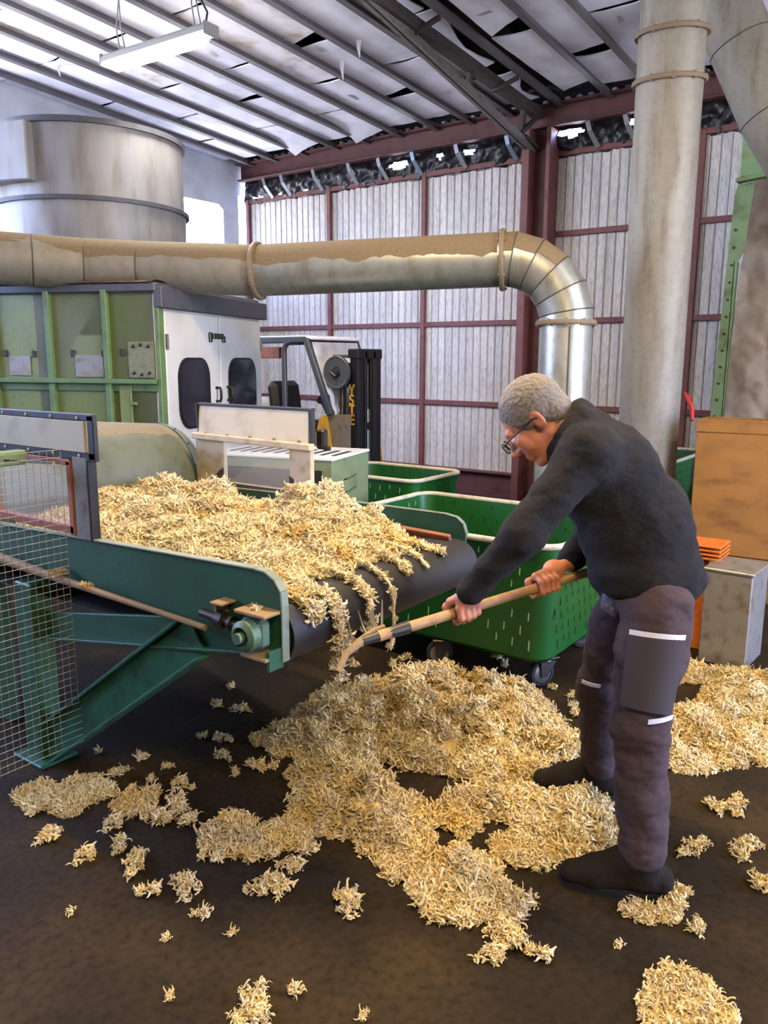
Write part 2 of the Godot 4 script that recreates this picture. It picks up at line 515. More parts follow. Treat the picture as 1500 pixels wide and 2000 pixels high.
func build_shell() -> void:
	var fl := struct("floor", "dark brown stained concrete floor strewn with wool", "floor")
	var b := MB.new()
	b.bx(V(-2.0, -0.1, -1.8), V(12.4, 0.2, 12.6))
	part(b, "slab", M.floor, fl)
	# back wall: narrow ribbed panels between red steel
	var w := struct("wall_back", "cream ribbed panel wall with red-brown steel rails", "wall")
	b = MB.new()
	b.bx(V(-2.0, 1.78, -8.12), V(12.3, 3.56, 0.1))
	part(b, "backing", M.shell, w)
	var pitch := 0.0933
	b = MB.new()
	var pw := pitch - 0.004
	var poly := PackedVector2Array([V2(-pw / 2, 0), V2(-pw / 2, 0.020), V2(-pw / 2 + 0.010, 0.03), V2(pw / 2 - 0.010, 0.03), V2(pw / 2, 0.020), V2(pw / 2, 0)])
	b.prism(poly, Transform3D(Basis(Vector3.RIGHT, Vector3.BACK, Vector3.UP), V(0, 0.27, 0)), 3.29)
	var pm := b.done()
	var r := RandomNumberGenerator.new()
	r.seed = 5
	for i in 84:
		var o := MeshInstance3D.new()
		o.name = "plank"
		o.mesh = pm
		o.material_override = M["panel%d" % r.randi_range(0, 3)]
		o.position = V(-8.09 + pitch * i, 0, -8.04 + r.randf_range(0, 0.003))
		w.add_child(o, true)
	b = MB.new()
	b.bx(V(1.9, 1.92, -8.03), V(4.5, 3.29, 0.03))
	part(b, "plain_panel", M.panel0, w)
	for sx in [-8.05, -6.65, -5.25, -2.23, -0.75]:
		b = MB.new()
		b.bx(V(sx, 1.8, -7.985), V(0.058, 3.6, 0.05), 0.004)
		part(b, "stud", M.red_steel, w)
	for gy in [0.27, 1.045, 1.935, 2.805, 3.58]:
		b = MB.new()
		b.bx(V(-2.0, gy, -7.99), V(12.2, 0.055, 0.04), 0.004)
		part(b, "rail", M.red_steel, w)
	b = MB.new()
	b.bx(V(-2.0, 0.14, -8.0), V(12.2, 0.22, 0.03))
	b.bx(V(-2.0, 0.03, -7.93), V(12.2, 0.05, 0.14), 0.005)
	b.bx(V(-2.0, 0.285, -7.96), V(12.2, 0.02, 0.1), 0.004)
	part(b, "base_sheet", M.dark_red_steel, w)
	# column with two flanges
	var c := struct("steel_column", "red-brown steel column standing before the cream wall", "column")
	b = MB.new()
	b.bx(V(-3.885, 1.9, -7.86), V(0.085, 3.8, 0.24), 0.006)
	part(b, "flange_plate", M.red_steel, c)
	b = MB.new()
	b.bx(V(-3.66, 1.9, -7.88), V(0.05, 3.8, 0.2), 0.006)
	part(b, "flange_plate", M.red_steel, c)
	b = MB.new()
	b.bx(V(-3.765, 1.9, -7.90), V(0.2, 3.8, 0.03))
	part(b, "web", M.dark_red_steel, c)
	# eave beam
	var e := struct("eave_beam", "dark red-brown steel beam along the top of the wall", "beam")
	b = MB.new()
	b.bx(V(-2.0, 3.925, -7.93), V(12.2, 0.2, 0.03), 0.004)
	b.bx(V(-2.0, 4.02, -7.88), V(12.2, 0.02, 0.12), 0.004)
	b.bx(V(-2.0, 3.83, -7.9), V(12.2, 0.02, 0.1), 0.004)
	part(b, "channel", M.dark_red_steel, e)
	b = MB.new()
	b.bx(V(-2.0, 4.06, -8.06), V(12.3, 0.36, 0.05))
	part(b, "eave_closure", M.deck, e)
	b = MB.new()
	for k in 60:
		b.bx(V(-8.0 + 0.12 * k, 4.075, -7.985), V(0.05, 0.05, 0.06), 0.01)
	part(b, "foam_block", M.board3, e, "", "stuff")
	# left end wall with a torn window hole and a slit at the corner
	w = struct("wall_left", "pale end wall with a bright window hole", "wall")
	b = MB.new()
	var t := 0.1
	for q in [[-7.89, 0.0, -7.62, 4.3], [-7.62, 3.5, -6.7, 4.3], [-7.62, 0.0, -6.7, 2.7], [-6.7, 0.0, -5.1, 4.4], [-5.1, 3.42, -4.2, 4.4], [-5.1, 0.0, -4.2, 2.6], [-4.2, 0.0, 4.5, 2.2], [-4.2, 4.15, 4.5, 4.9], [-4.2, 2.2, -3.9, 4.15], [-1.4, 2.2, -1.1, 4.15], [1.4, 2.2, 1.7, 4.15], [4.2, 2.2, 4.5, 4.15], [-8.1, 0.0, -7.89, 2.5], [-8.1, 3.66, -7.89, 4.2]]:
		b.bx(V(-8.19, (q[1] + q[3]) / 2, (q[0] + q[2]) / 2), V(t, q[3] - q[1], q[2] - q[0]))
	b.prism(PackedVector2Array([V2(-7.62, 3.5), V2(-7.62, 3.44), V2(-7.54, 3.5)]), Transform3D(Basis(Vector3.BACK, Vector3.UP, Vector3.LEFT), V(-8.14, 0, 0)), 0.1)
	part(b, "sheeting", M.end_wall, w)
	for q in [[-5.1, -4.2, 2.6, 3.42]]:
		b = MB.new()
		for k in 4:
			b.bx(V(-8.15, lerpf(q[2], q[3], (k + 0.5) / 4.0), (q[0] + q[1]) / 2), V(0.04, 0.035, q[1] - q[0]))
		part(b, "louvre", M.purlin, w)
	# walls out of view close the shed
	w = struct("wall_right", "plain end wall out of view", "wall")
	b = MB.new()
	for q in [[-8.1, 0.0, -5.6, 5.0], [-5.6, 3.4, -2.4, 5.0], [-2.4, 0.0, 4.5, 5.0]]:
		b.bx(V(4.15, (q[1] + q[3]) / 2, (q[0] + q[2]) / 2), V(0.1, q[3] - q[1], q[2] - q[0]))
	part(b, "sheeting", M.shell, w)
	w = struct("wall_front", "plain wall behind the viewer", "wall")
	b = MB.new()
	b.bx(V(-2.0, 2.4, 4.5), V(12.4, 5.0, 0.1))
	part(b, "sheeting", M.shell, w)
	build_roof()
	build_plastic()

func build_roof() -> void:
	var c := struct("ceiling", "sloping roof of torn white insulation boards on steel purlins", "ceiling")
	var b := MB.new()
	# corrugated deck
	var g := []
	for z in [-8.2, 4.6]:
		var row := PackedVector3Array()
		var x := -8.25
		var k := 0
		while x < 4.2:
			row.append(V(x, roof_y(z) + 0.17 + (0.03 if k % 4 < 2 else 0.0), z))
			x += 0.06 if k % 2 == 0 else 0.03
			k += 1
		g.append(row)
	b.sheet(g, 0.02)
	part(b, "deck", M.deck, c)
	b = MB.new()
	b.box(Transform3D(Basis(Vector3.RIGHT, -0.0628), V(-2.0, roof_y(-1.8) + 0.28, -1.8)), V(12.5, 0.06, 12.9))
	part(b, "outer_skin", M.deck, c)
	var xs := [-8.35, -7.88, -7.46, -6.96, -6.46, -6.005, -5.53, -5.05, -4.62, -4.14, -3.6, -3.1, -2.7, -2.22, -1.75, -1.28, -0.8]
	for k in 10:
		xs.append(-0.8 + 0.5 * (k + 1))
	var dirv := V(0, 0.0629, 1).normalized()
	for x in xs:
		if x < -8.2:
			continue
		b = MB.new()
		b.bar(V(x, roof_y(-7.94) + 0.035, -7.94), V(x, roof_y(4.4) + 0.035, 4.4), 0.034, 0.07, 0.004)
		b.bar(V(x + 0.015, roof_y(-7.94) + 0.004, -7.94), V(x + 0.015, roof_y(4.4) + 0.004, 4.4), 0.06, 0.008)
		part(b, "purlin", M.purlin, c)
	var r := RandomNumberGenerator.new()
	r.seed = 21
	var mats := [M.board, M.board, M.board2, M.board, M.board3]
	var cuts := [-7.72, -7.0, -6.33, -5.66, -4.69, -3.9, -2.9, -1.9, -0.9, 0.1, 1.1, 2.1, 3.2, 4.4]
	for i in xs.size() - 1:
		var x0: float = xs[i] + 0.012
		var x1: float = xs[i + 1] - 0.012
		var skip := 1 if (i % 3 == 0) else 0
		var k := 0
		while k < cuts.size() - 1:
			var k1 := k + 1
			if k1 < cuts.size() - 1 and (k + i) % 2 == 0:
				k1 += 1
			var z0: float = cuts[k] + (r.randf_range(-0.02, 0.06) if k == 0 else 0.008 + r.randf_range(0.0, 0.02))
			var z1: float = cuts[k1] - 0.008 - r.randf_range(0.0, 0.02)
			var sag := r.randf_range(0.0, 0.012)
			var tear := r.randf() < 0.16 and z0 > -7.5
			var tc := r.randi_range(0, 3)
			var droop := r.randf_range(0.02, 0.07) if tear else 0.0
			var short := 0.0
			# torn places that the photograph shows
			if i == 7 and z0 < -5.6 and z1 > -6.4:
				short = 0.16
			if (i == 9 or i == 10) and z0 < -6.2 and z1 > -6.6:
				short = 0.22
			if i == 11 and z0 < -6.3 and z1 > -6.5:
				short = 0.12
			if i in [3, 5] and k == 0:
				droop = 0.10
				tc = 0
				tear = true
			if i == 4 and z0 < -5.0 and z1 > -5.2:
				short = 0.1
			var narrow := 0.0
			if i == 9 and z0 < -5.2:
				narrow = 0.20
			if i == 10 and z0 < -6.0:
				narrow = -0.12
			var nz := 7
			var gg := []
			for a in nz:
				var fz := a / float(nz - 1)
				var row := PackedVector3Array()
				for q in 5:
					var fx := q / 4.0
					var zz := lerpf(z0 + short * (0.35 + 0.65 * fx), z1, fz)
					var y := roof_y(zz) + 0.055 - sag * sin(fx * PI) * (0.5 + fz)
					if tear:
						var cx := fx if tc % 2 == 0 else 1.0 - fx
						var cz := fz if tc < 2 else 1.0 - fz
						y -= droop * pow(maxf(0.0, 1.0 - cx), 1.5) * pow(maxf(0.0, 1.0 - 1.6 * cz), 1.4)
					row.append(V(lerpf(x0 + maxf(0.0, -narrow) * (1.0 - 0.5 * fz), x1 - maxf(0.0, narrow) * (0.6 + 0.4 * sin(fz * 5.0)), fx) + (r.randf_range(-0.004, 0.004)), y, zz + (r.randf_range(-0.012, 0.012) if a == 0 or a == nz - 1 else 0.0)))
				gg.append(row)
			b = MB.new()
			b.sheet(gg, 0.012)
			part(b, "board", mats[r.randi_range(0, 4)], c)
			k = k1
	# strips of tape and flaps that hang from the boards
	for q in [[-5.35, -5.9, 0.10, 0.2], [-5.3, -6.75, 0.16, 0.05], [-5.8, -5.35, 0.12, 0.1], [-4.9, -5.75, 0.12, -0.1], [-3.35, -5.9, 0.13, 1.4], [-6.1, -5.7, 0.1, 0.1], [-2.5, -6.5, 0.1, 0.2], [-4.4, -7.1, 0.09, 0.1]]:
		b = MB.new()
		b.box(Transform3D(Basis(Vector3.UP, q[3]), V(q[0], roof_y(q[1]) + 0.036, q[1])), V(0.035, 0.003, q[2]))
		part(b, "tape_strip", M.tape, c)
	for q in [[-4.83, -6.0, 0.16], [-4.45, -5.75, 0.14], [-7.2, -4.75, 0.1]]:
		b = MB.new()
		var y0 := roof_y(q[1]) + 0.03
		b.sheet([PackedVector3Array([V(q[0] - 0.03, y0, q[1]), V(q[0] + 0.03, y0, q[1])]), PackedVector3Array([V(q[0] - 0.01, y0 - q[2] * 0.5, q[1] + 0.015), V(q[0] + 0.03, y0 - q[2] * 0.5, q[1] + 0.02)]), PackedVector3Array([V(q[0] + 0.005, y0 - q[2], q[1]), V(q[0] + 0.012, y0 - q[2], q[1])])], 0.003)
		part(b, "torn_flap", M.tape, c)
	# haunched rafter over the column
	var t := struct("roof_truss", "dark steel haunched truss rising from the column", "truss")
	b = MB.new()
	b.bar(V(-3.83, roof_y(-7.9) - 0.03, -7.9), V(-3.83, roof_y(4.3) - 0.03, 4.3), 0.1, 0.09, 0.006)
	part(b, "top_chord", M.truss_dark, t)
	for s in [-0.026, 0.026]:
		b = MB.new()
		b.bar(V(-3.87 + s, 3.60, -7.96), V(-3.87 + s, 4.14, -5.0), 0.035, 0.07, 0.005)
		part(b, "lower_chord", M.truss, t)
	for q in [[-7.6, 0.0], [-6.56, 0.0], [-5.6, 0.0]]:
		b = MB.new()
		var zl: float = q[0]
		var yl := lerpf(3.60, 4.14, (zl + 7.96) / 2.96)
		b.bar(V(-3.87, yl, zl), V(-3.85, roof_y(zl), zl), 0.05, 0.05, 0.004)
		part(b, "web_post", M.truss_dark, t)
	for q in [[-7.55, 3.72, -7.86, 3.95], [-7.62, 3.70, -7.9, 3.62]]:
		b = MB.new()
		b.bar(V(-3.84, q[1], q[0]), V(-3.80, q[3], q[2]), 0.04, 0.04, 0.004)
		part(b, "web_diagonal", M.truss_dark, t)
	for q in [[-6.98, 0.02], [-5.66, 0.02]]:
		b = MB.new()
		b.bar(V(-3.86, roof_y(q[0]) - 0.09, q[0]), V(-3.6, roof_y(q[0]) - 0.02, q[0]), 0.035, 0.035, 0.004)
		part(b, "cross_brace", M.truss_dark, t)

func build_plastic() -> void:
	var p := struct("trim_1", "crumpled black plastic sheet stuffed between wall and eave", "sheet")
	var f := FastNoiseLite.new()
	f.seed = 3
	f.frequency = 2.6
	f.fractal_octaves = 4
	var gaps := [[-5.72, -5.45, 3.72], [-5.08, -5.0, 3.74], [-4.73, -4.62, 3.74], [-3.62, -3.36, 3.755], [-2.92, -2.86, 3.75], [-7.06, -7.0, 3.60], [-7.92, -7.76, 3.60], [-6.66, -6.62, 3.58], [-7.5, -7.44, 3.6]]
	var b := MB.new()
	var n := 380
	var rows := []
	for j in 13:
		var v := j / 12.0
		var row := PackedVector3Array()
		for i in n:
			var x := -8.1 + 7.6 * i / (n - 1)
			var y := lerpf(3.54, 3.87, v)
			var belly := sin(v * PI) * (0.05 + 0.05 * f.get_noise_2d(x * 0.6, 40.0))
			var z := -8.0 + belly + 0.055 * f.get_noise_3d(x * 2.2, y * 3.0, 0) + 0.022 * f.get_noise_3d(x * 4.5, y * 6.0, 9)
			row.append(V(x, y + 0.02 * f.get_noise_2d(x * 2.0, 3.0), z))
		rows.append(row)
	var pn := []
	for j in 13:
		var row := PackedVector3Array()
		for i in n:
			row.append((rows[j][mini(i + 1, n - 1)] - rows[j][maxi(i - 1, 0)]).cross(rows[mini(j + 1, 12)][i] - rows[maxi(j - 1, 0)][i]).normalized())
		pn.append(row)
	for j in 12:
		for i in n - 1:
			var mid: Vector3 = (rows[j][i] + rows[j + 1][i + 1]) * 0.5
			var open := false
			for gp in gaps:
				var half := 0.045 if gp[1] - gp[0] > 0.2 else 0.03
				if mid.x > gp[0] and mid.x < gp[1] and absf(mid.y - gp[2]) < half * (1.0 - 0.6 * absf((mid.x - (gp[0] + gp[1]) / 2) / (gp[1] - gp[0]) * 2.0)):
					open = true
			if not open:
				b.quads(rows[j][i], rows[j][i + 1], rows[j + 1][i + 1], rows[j + 1][i], pn[j][i], pn[j][i + 1], pn[j + 1][i + 1], pn[j + 1][i])
	part(b, "plastic_sheet", M.black_plastic, p)
	b = MB.new()
	b.bx(V(2.0, 3.72, -8.0), V(5.2, 0.4, 0.02))
	part(b, "plastic_sheet", M.black_plastic, p)
	for q in [[-7.66, 0], [-7.35, 0], [-6.82, 0], [-6.27, 0], [-5.83, 0], [-5.36, 1], [-4.79, 0], [-4.18, 1], [-3.3, 0], [-2.93, 0], [-1.9, 0]]:
		b = MB.new()
		var x: float = q[0]
		var pts := [V(x, 3.84, -7.9), V(x, 3.81, -7.87), V(x + 0.025, 3.72, -7.875), V(x + 0.09, 3.575, -7.955)]
		for k in 3:
			b.bar(pts[k], pts[k + 1], 0.045, 0.008, 0.0, Vector3.BACK)
		part(b, "holding_strap", M.strap if q[1] == 1 else M.strap_grey, p)

# ---------------------------------------------------------------- ducts
func flange_ring(t: Node3D, p: Vector3, d: Vector3, r: float, called := "flange") -> void:
	var b := wb(t)
	var y := d.normalized()
	var xx := y.cross(V(0.1, 0.3, 0.95)).normalized()
	var xf := Transform3D(Basis(xx, y, xx.cross(y)), p)
	b.lathe([V2(r - 0.01, -0.014), V2(r + 0.022, -0.014), V2(r + 0.026, -0.006), V2(r + 0.026, 0.006), V2(r + 0.022, 0.014), V2(r - 0.01, 0.014)], 40, xf)
	for k in 10:
		var a := TAU * k / 10.0
		b.box(xf * Transform3D(Basis(), V(cos(a) * (r + 0.015), 0, sin(a) * (r + 0.015))), V(0.014, 0.045, 0.014), 0.003)
	part(b, called, M.flange, t)

func dust_shell(t: Node3D, a: Vector3, c: Vector3, r: float, wide: float, seed: int, parent: Node3D = null, m: Material = null) -> void:
	var f := FastNoiseLite.new()
	f.seed = seed
	f.frequency = 3.0
	var d := (c - a).normalized()
	var s := d.cross(Vector3.UP).normalized()
	var u := s.cross(d).normalized()
	var n := maxi(4, int(a.distance_to(c) / 0.03))
	var g := []
	for i in n + 1:
		var p := a.lerp(c, i / float(n))
		var row := PackedVector3Array()
		for j in 17:
			var q := -1.0 + j / 8.0
			var ang := q * (wide + 0.22 * f.get_noise_2d(i * 0.03 * 0.9, 10.0 * signf(q)) + 0.07 * f.get_noise_2d(i * 0.12, 30.0 * signf(q)))
			var rr := r + 0.004 * (1.0 - pow(absf(q), 6.0)) + 0.0005
			row.append(p + (u * cos(ang) + s * sin(ang)) * rr)
		g.append(row)
	var b := wb(t)
	b.sheet(g)
	part(b, "dust_layer", m if m else M.dust, parent if parent else t)

# segments of a mitred elbow or bent run; returns nothing, adds parts
func mitred(t: Node3D, pts: Array, r: float, m: Material, called: String, seams := true, dust := false) -> void:
	var rings := []
	for i in pts.size():
		var din: Vector3 = (pts[i] - pts[i - 1]).normalized() if i > 0 else (pts[1] - pts[0]).normalized()
		var dout: Vector3 = (pts[i + 1] - pts[i]).normalized() if i < pts.size() - 1 else din
		rings.append([din, dout, (din + dout).normalized()])
	for i in pts.size() - 1:
		var d: Vector3 = rings[i][1]
		var s := d.cross(V(0.05, 0.02, 1.0)).normalized()
		var u := s.cross(d).normalized()
		var b := wb(t)
		var sides := 44
		var prev := []
		for e in 2:
			var nn: Vector3 = rings[i + e][2]
			var cur := []
			for k in sides:
				var a := TAU * k / sides
				var o := (s * cos(a) + u * sin(a)) * r
				cur.append(pts[i + e] + o - d * (o.dot(nn) / d.dot(nn)))
			if e == 1:
				for k in sides:
					var k2 := (k + 1) % sides
					var n1 := s * cos(TAU * k / sides) + u * sin(TAU * k / sides)
					var n2 := s * cos(TAU * k2 / sides) + u * sin(TAU * k2 / sides)
					b.quads(prev[k], prev[k2], cur[k2], cur[k], n1, n2, n2, n1)
			prev = cur
		var o := part(b, called, m, t)
		if seams and i < pts.size() - 2:
			var sb := wb(t)
			var loop := prev.duplicate()
			loop.append(prev[0])
			sb.tube(loop, 0.0045, 6, false)
			part(sb, "seam", M.seam, o)
		if dust and i < 3:
			var side := d.cross(Vector3.UP).normalized()
			var up := side.cross(d).normalized()
			var g := []
			for e in 5:
				var row := PackedVector3Array()
				for j in 13:
					var q := -1.0 + j / 6.0
					var ang := q * (1.36 - 0.12 * i)
					var oo := (up * cos(ang) + side * sin(ang)) * (r + 0.003)
					var pa: Vector3 = pts[i] + oo - d * (oo.dot(rings[i][2]) / d.dot(rings[i][2]))
					var pb: Vector3 = pts[i + 1] + oo - d * (oo.dot(rings[i + 1][2]) / d.dot(rings[i + 1][2]))
					row.append(pa.lerp(pb, 0.03 + 0.94 * e / 4.0))
				g.append(row)
			var db := wb(t)
			db.sheet(g)
			part(db, "dust_layer", M.dust, o)

func build_ducts() -> void:
	var t := thing("bent_duct", "dust-topped galvanised duct running level above the machines and elbowing down to the floor", "duct", V(-2.1, 0, -4.75))
	var r := 0.163
	var A := V(-5.30, 2.175, -2.55)
	var B := V(-5.02, 2.165, -3.02)
	var B2 := V(-4.86, 2.155, -3.3)
	var C := V(-4.60, 2.145, -3.55)
	var fa := V(-3.93, 2.118, -3.98)
	var fb := V(-2.46, 2.155, -4.64)
	mitred(t, [A, B, B2, C, fa], r, M.galv_dusty, "pipe_section", true)
	dust_shell(t, B2.lerp(A, 0.02), A, r, 1.25, 5)
	dust_shell(t, C.lerp(B2, 0.02), B2, r, 1.25, 6)
	dust_shell(t, fa, C, r, 1.2, 7)
	mitred(t, [fa, fb], r, M.galv, "pipe_section", false)
	dust_shell(t, fa.lerp(fb, 0.01), fa.lerp(fb, 0.985), r, 1.38, 8)
	flange_ring(t, fa, fb - fa, r)
	flange_ring(t, fb, fb - fa, r)
	var dh := (fb - fa).normalized()
	var dn := V(0.02, -1, 0.03).normalized()
	var el := [fb]
	var R := 0.40
	var cen := fb + dn * R
	for k in 5:
		var an := (k + 0.5) / 5.0 * PI / 2
		el.append(cen - dn * cos(an) * R / cos(PI / 20) + dh * sin(an) * R / cos(PI / 20))
	var last := cen + dh * R
	el.append(last)
	mitred(t, el, r, M.galv, "elbow_segment", true, true)
	flange_ring(t, last, dn, r)
	mitred(t, [last, V(last.x + 0.03, 0.0, last.z + 0.05)], r * 0.985, M.galv, "drop_pipe", false)
	var sb := wb(t)
	sb.bar(last + V(0.085, -0.02, 0.135), V(last.x + 0.115, 0.02, last.z + 0.185), 0.012, 0.012, 0.003)
	part(sb, "seam", M.seam, t)

	t = thing("riser_pipe", "tall grey galvanised pipe with ring collars behind the worker", "duct", V(-1.85, 0, -5.75))
	r = 0.204
	var bot := V(-1.845, 0.0, -5.78)
	var top := V(-1.735, 4.2, -5.38)
	var pc := func(y: float) -> Vector3: return bot.lerp(top, y / 4.2)
	mitred(t, [pc.call(0.0), pc.call(0.69)], r * 0.97, M.galv_dusty, "pipe_section", false)
	mitred(t, [pc.call(0.69), pc.call(3.265)], r, M.galv_dusty, "pipe_section", false)
	mitred(t, [pc.call(3.265), pc.call(3.533)], r * 0.995, M.galv_dusty, "pipe_section", false)
	mitred(t, [pc.call(3.533), pc.call(4.03)], r * 0.98, M.galv_dusty, "pipe_section", false)
	for y in [0.69, 3.265, 3.533]:
		flange_ring(t, pc.call(y), top - bot, r, "ring_collar")

	t = thing("slanting_pipe", "grey galvanised pipe slanting down past the top of the tall pipe", "duct", V(-1.3, 0, -6.3))
	r = 0.208
	mitred(t, [V(-1.71, 4.04, -6.26), V(-1.55, 3.68, -6.29), V(-1.33, 3.21, -6.34), V(-1.08, 2.80, -6.37), V(-0.80, 2.52, -6.37)], r, M.galv_dusty, "pipe_section", true)
	flange_ring(t, V(-1.04, 2.765, -6.37), V(0.26, -0.32, 0), r)

func build_cyclone() -> void:
	var c := V(-5.86, 0, -4.08)
	var t := thing("cyclone_separator", "large dusty grey sheet-metal cyclone drum standing on the green machine", "cyclone", V(c.x, 2.0, c.z))
	var r := 0.735
	var b := wb(t)
	b.lathe([V2(r * 0.93, 2.0), V2(r * 0.965, 2.06), V2(r * 0.985, 2.66)], 72, Transform3D(Basis(), c))
	part(b, "lower_body", M.cyclone, t)
	b = wb(t)
	b.lathe([V2(r * 0.985, 2.66), V2(r * 1.02, 2.66), V2(r * 1.02, 2.69), V2(r * 0.985, 2.69)], 72, Transform3D(Basis(), c))
	part(b, "ring_flange", M.beam_grey, t)
	b = wb(t)
	b.lathe([V2(r * 0.97, 2.69), V2(r * 0.97, 3.20), V2(0.0, 3.23)], 72, Transform3D(Basis(), c))
	part(b, "upper_body", M.cyclone, t)
	b = wb(t)
	b.lathe([V2(r * 0.97, 3.18), V2(r * 1.0, 3.18), V2(r * 1.0, 3.22), V2(r * 0.95, 3.23)], 72, Transform3D(Basis(), c))
	part(b, "top_rim", M.beam_grey, t)
	# tangential inlet on the left, toward the viewer
	b = wb(t)
	b.bar(c + V(0.24, 2.98, 0.53), c + V(-1.66, 2.98, 1.25), 0.42, 0.40, 0.01)
	part(b, "inlet_box", M.cyclone, t)
	b = wb(t)
	b.lathe([V2(r * 0.99, 2.0), V2(r * 1.06, 2.0), V2(r * 1.06, 2.05), V2(r * 0.94, 2.06)], 72, Transform3D(Basis(), c))
	part(b, "base_flange", M.beam_grey, t)

# ---------------------------------------------------------------- the green machine and its cabinet
func rounded(w: float, h: float, r: float, n := 6) -> PackedVector2Array:
	var p := PackedVector2Array()
	for q in [[1, 1, 0], [-1, 1, 1], [-1, -1, 2], [1, -1, 3]]:
		for k in n + 1:
			var a: float = (q[2] + k / float(n)) * PI / 2
			p.append(V2(q[0] * (w / 2 - r) + cos(a) * r, q[1] * (h / 2 - r) + sin(a) * r))
	return p

func build_machine() -> void:
	var o := V(-4.29, 0, -3.40)
	var u := V(-0.928, 0, 0.373).normalized()   # along the green face, to the left
	var d := V(-0.373, 0, -0.928).normalized()  # along the cabinet, away
	var up := Vector3.UP
	var t := thing("opening_machine", "pale green sheet-metal wool opening machine with cream double-door cabinet", "machine", o)
	# a box placed by its ranges along u, up and -d (out of the green face)
	var face := func(b: MB, s0: float, s1: float, y0: float, y1: float, f0: float, f1: float, bev := 0.004) -> void:
		b.box(Transform3D(Basis(-u, up, -d), o + u * (s0 + s1) / 2 + up * (y0 + y1) / 2 - d * (f0 + f1) / 2), V(absf(s1 - s0), absf(y1 - y0), absf(f1 - f0)), bev)
	var side := func(b: MB, s0: float, s1: float, y0: float, y1: float, f0: float, f1: float, bev := 0.004) -> void:
		b.box(Transform3D(Basis(d, up, -u), o + d * (s0 + s1) / 2 + up * (y0 + y1) / 2 - u * (f0 + f1) / 2), V(absf(s1 - s0), absf(y1 - y0), absf(f1 - f0)), bev)
	var b := wb(t)
	face.call(b, 0.02, 2.9, 0.05, 1.98, -1.65, -0.02)
	part(b, "casing", M.green_machine, t)
	var edges := [0.0, 0.354, 0.784, 1.22, 1.66, 2.1, 2.6]
	for i in 6:
		for q in [[0.1, 1.385], [1.405, 1.98]]:
			b = wb(t)
			face.call(b, edges[i] + 0.012, edges[i + 1] - 0.012, q[0], q[1], -0.02, 0.0)
			part(b, "side_panel", M.green_machine, t)
	for i in range(1, 6):
		b = wb(t)
		face.call(b, edges[i] - 0.02, edges[i] + 0.02, 0.0, 1.98, -0.005, 0.035)
		part(b, "upright", M.green_ledge, t)
	b = wb(t)
	face.call(b, 0.0, 2.6, 1.38, 1.41, 0.0, 0.05, 0.003)
	face.call(b, 0.0, 2.6, 1.33, 1.38, 0.0, 0.012, 0.002)
	part(b, "ledge", M.green_ledge, t)
	for q in [[1.12, 0.954, 1.425, 1.558, 0], [0.606, 0.393, 1.42, 1.566, 0], [0.207, 0.02, 1.418, 1.65, 1]]:
		b = wb(t)
		face.call(b, q[1], q[0], q[2], q[3], 0.0, 0.008, 0.002)
		var pl := part(b, "inspection_plate", M.rust_plate if q[4] == 1 else M.grey_plate, t)
		if q[4] == 1:
			for w in [[0.17, 1.62], [0.06, 1.62], [0.17, 1.45], [0.06, 1.45], [0.115, 1.63], [0.115, 1.44]]:
				b = wb(t)
				b.lathe([V2(0.012, 0.0), V2(0.012, 0.006), V2(0.0, 0.01)], 10, Transform3D(Basis(-u, -d, -up), o + u * w[0] + up * w[1] - d * 0.008))
				part(b, "bolt", M.dark_steel, pl)
	for q in [[1.142, 1.574], [0.921, 1.57], [0.809, 1.575], [0.621, 1.575], [0.39, 1.575], [0.25, 1.582]]:
		b = wb(t)
		face.call(b, q[0] - 0.014, q[0] + 0.014, q[1] - 0.022, q[1] + 0.022, 0.0, 0.012, 0.003)
		part(b, "rubber_catch", M.black, t)
	b = wb(t)
	face.call(b, 0.195, 0.285, 1.10, 1.372, 0.0, 0.016, 0.005)
	var dr := part(b, "access_door", M.green_machine, t)
	b = wb(t)
	face.call(b, 0.192, 0.202, 1.10, 1.372, 0.012, 0.022, 0.003)
	face.call(b, 0.15, 0.20, 1.24, 1.262, 0.014, 0.03, 0.004)
	part(b, "latch", M.green_ledge, dr)
	b = wb(t)
	face.call(b, -0.02, 2.6, 1.96, 2.02, -1.66, 0.03, 0.01)
	part(b, "top_plate", M.beam_grey, t)
	# wool dust and fluff settled along the top edge
	b = wb(t)
	var fl := FastNoiseLite.new()
	fl.frequency = 5.0
	var g := []
	for i in 60:
		var s := 2.5 * i / 59.0
		var row := PackedVector3Array()
		for j in 5:
			var a := j / 4.0
			row.append(o + u * s - d * (0.04 - 0.25 * a) + up * (2.022 + 0.025 * sin(a * PI) * (0.6 + fl.get_noise_2d(s * 3.0, a))))
		g.append(row)
	b.sheet(g)
	part(b, "dust_layer", M.dust, t)
	# cabinet: faces along d
	b = wb(t)
	side.call(b, 0.0, 1.70, 0.0, 1.98, -0.9, 0.0)
	part(b, "cabinet_body", M.cabinet, t)
	b = wb(t)
	side.call(b, -0.015, 0.05, 0.0, 1.87, 0.0, 0.03)
	part(b, "corner_post", M.green_ledge, t)
	b = wb(t)
	side.call(b, -0.02, 1.73, 1.862, 1.995, 0.0, 0.06, 0.006)
	part(b, "top_beam", M.beam_grey, t)
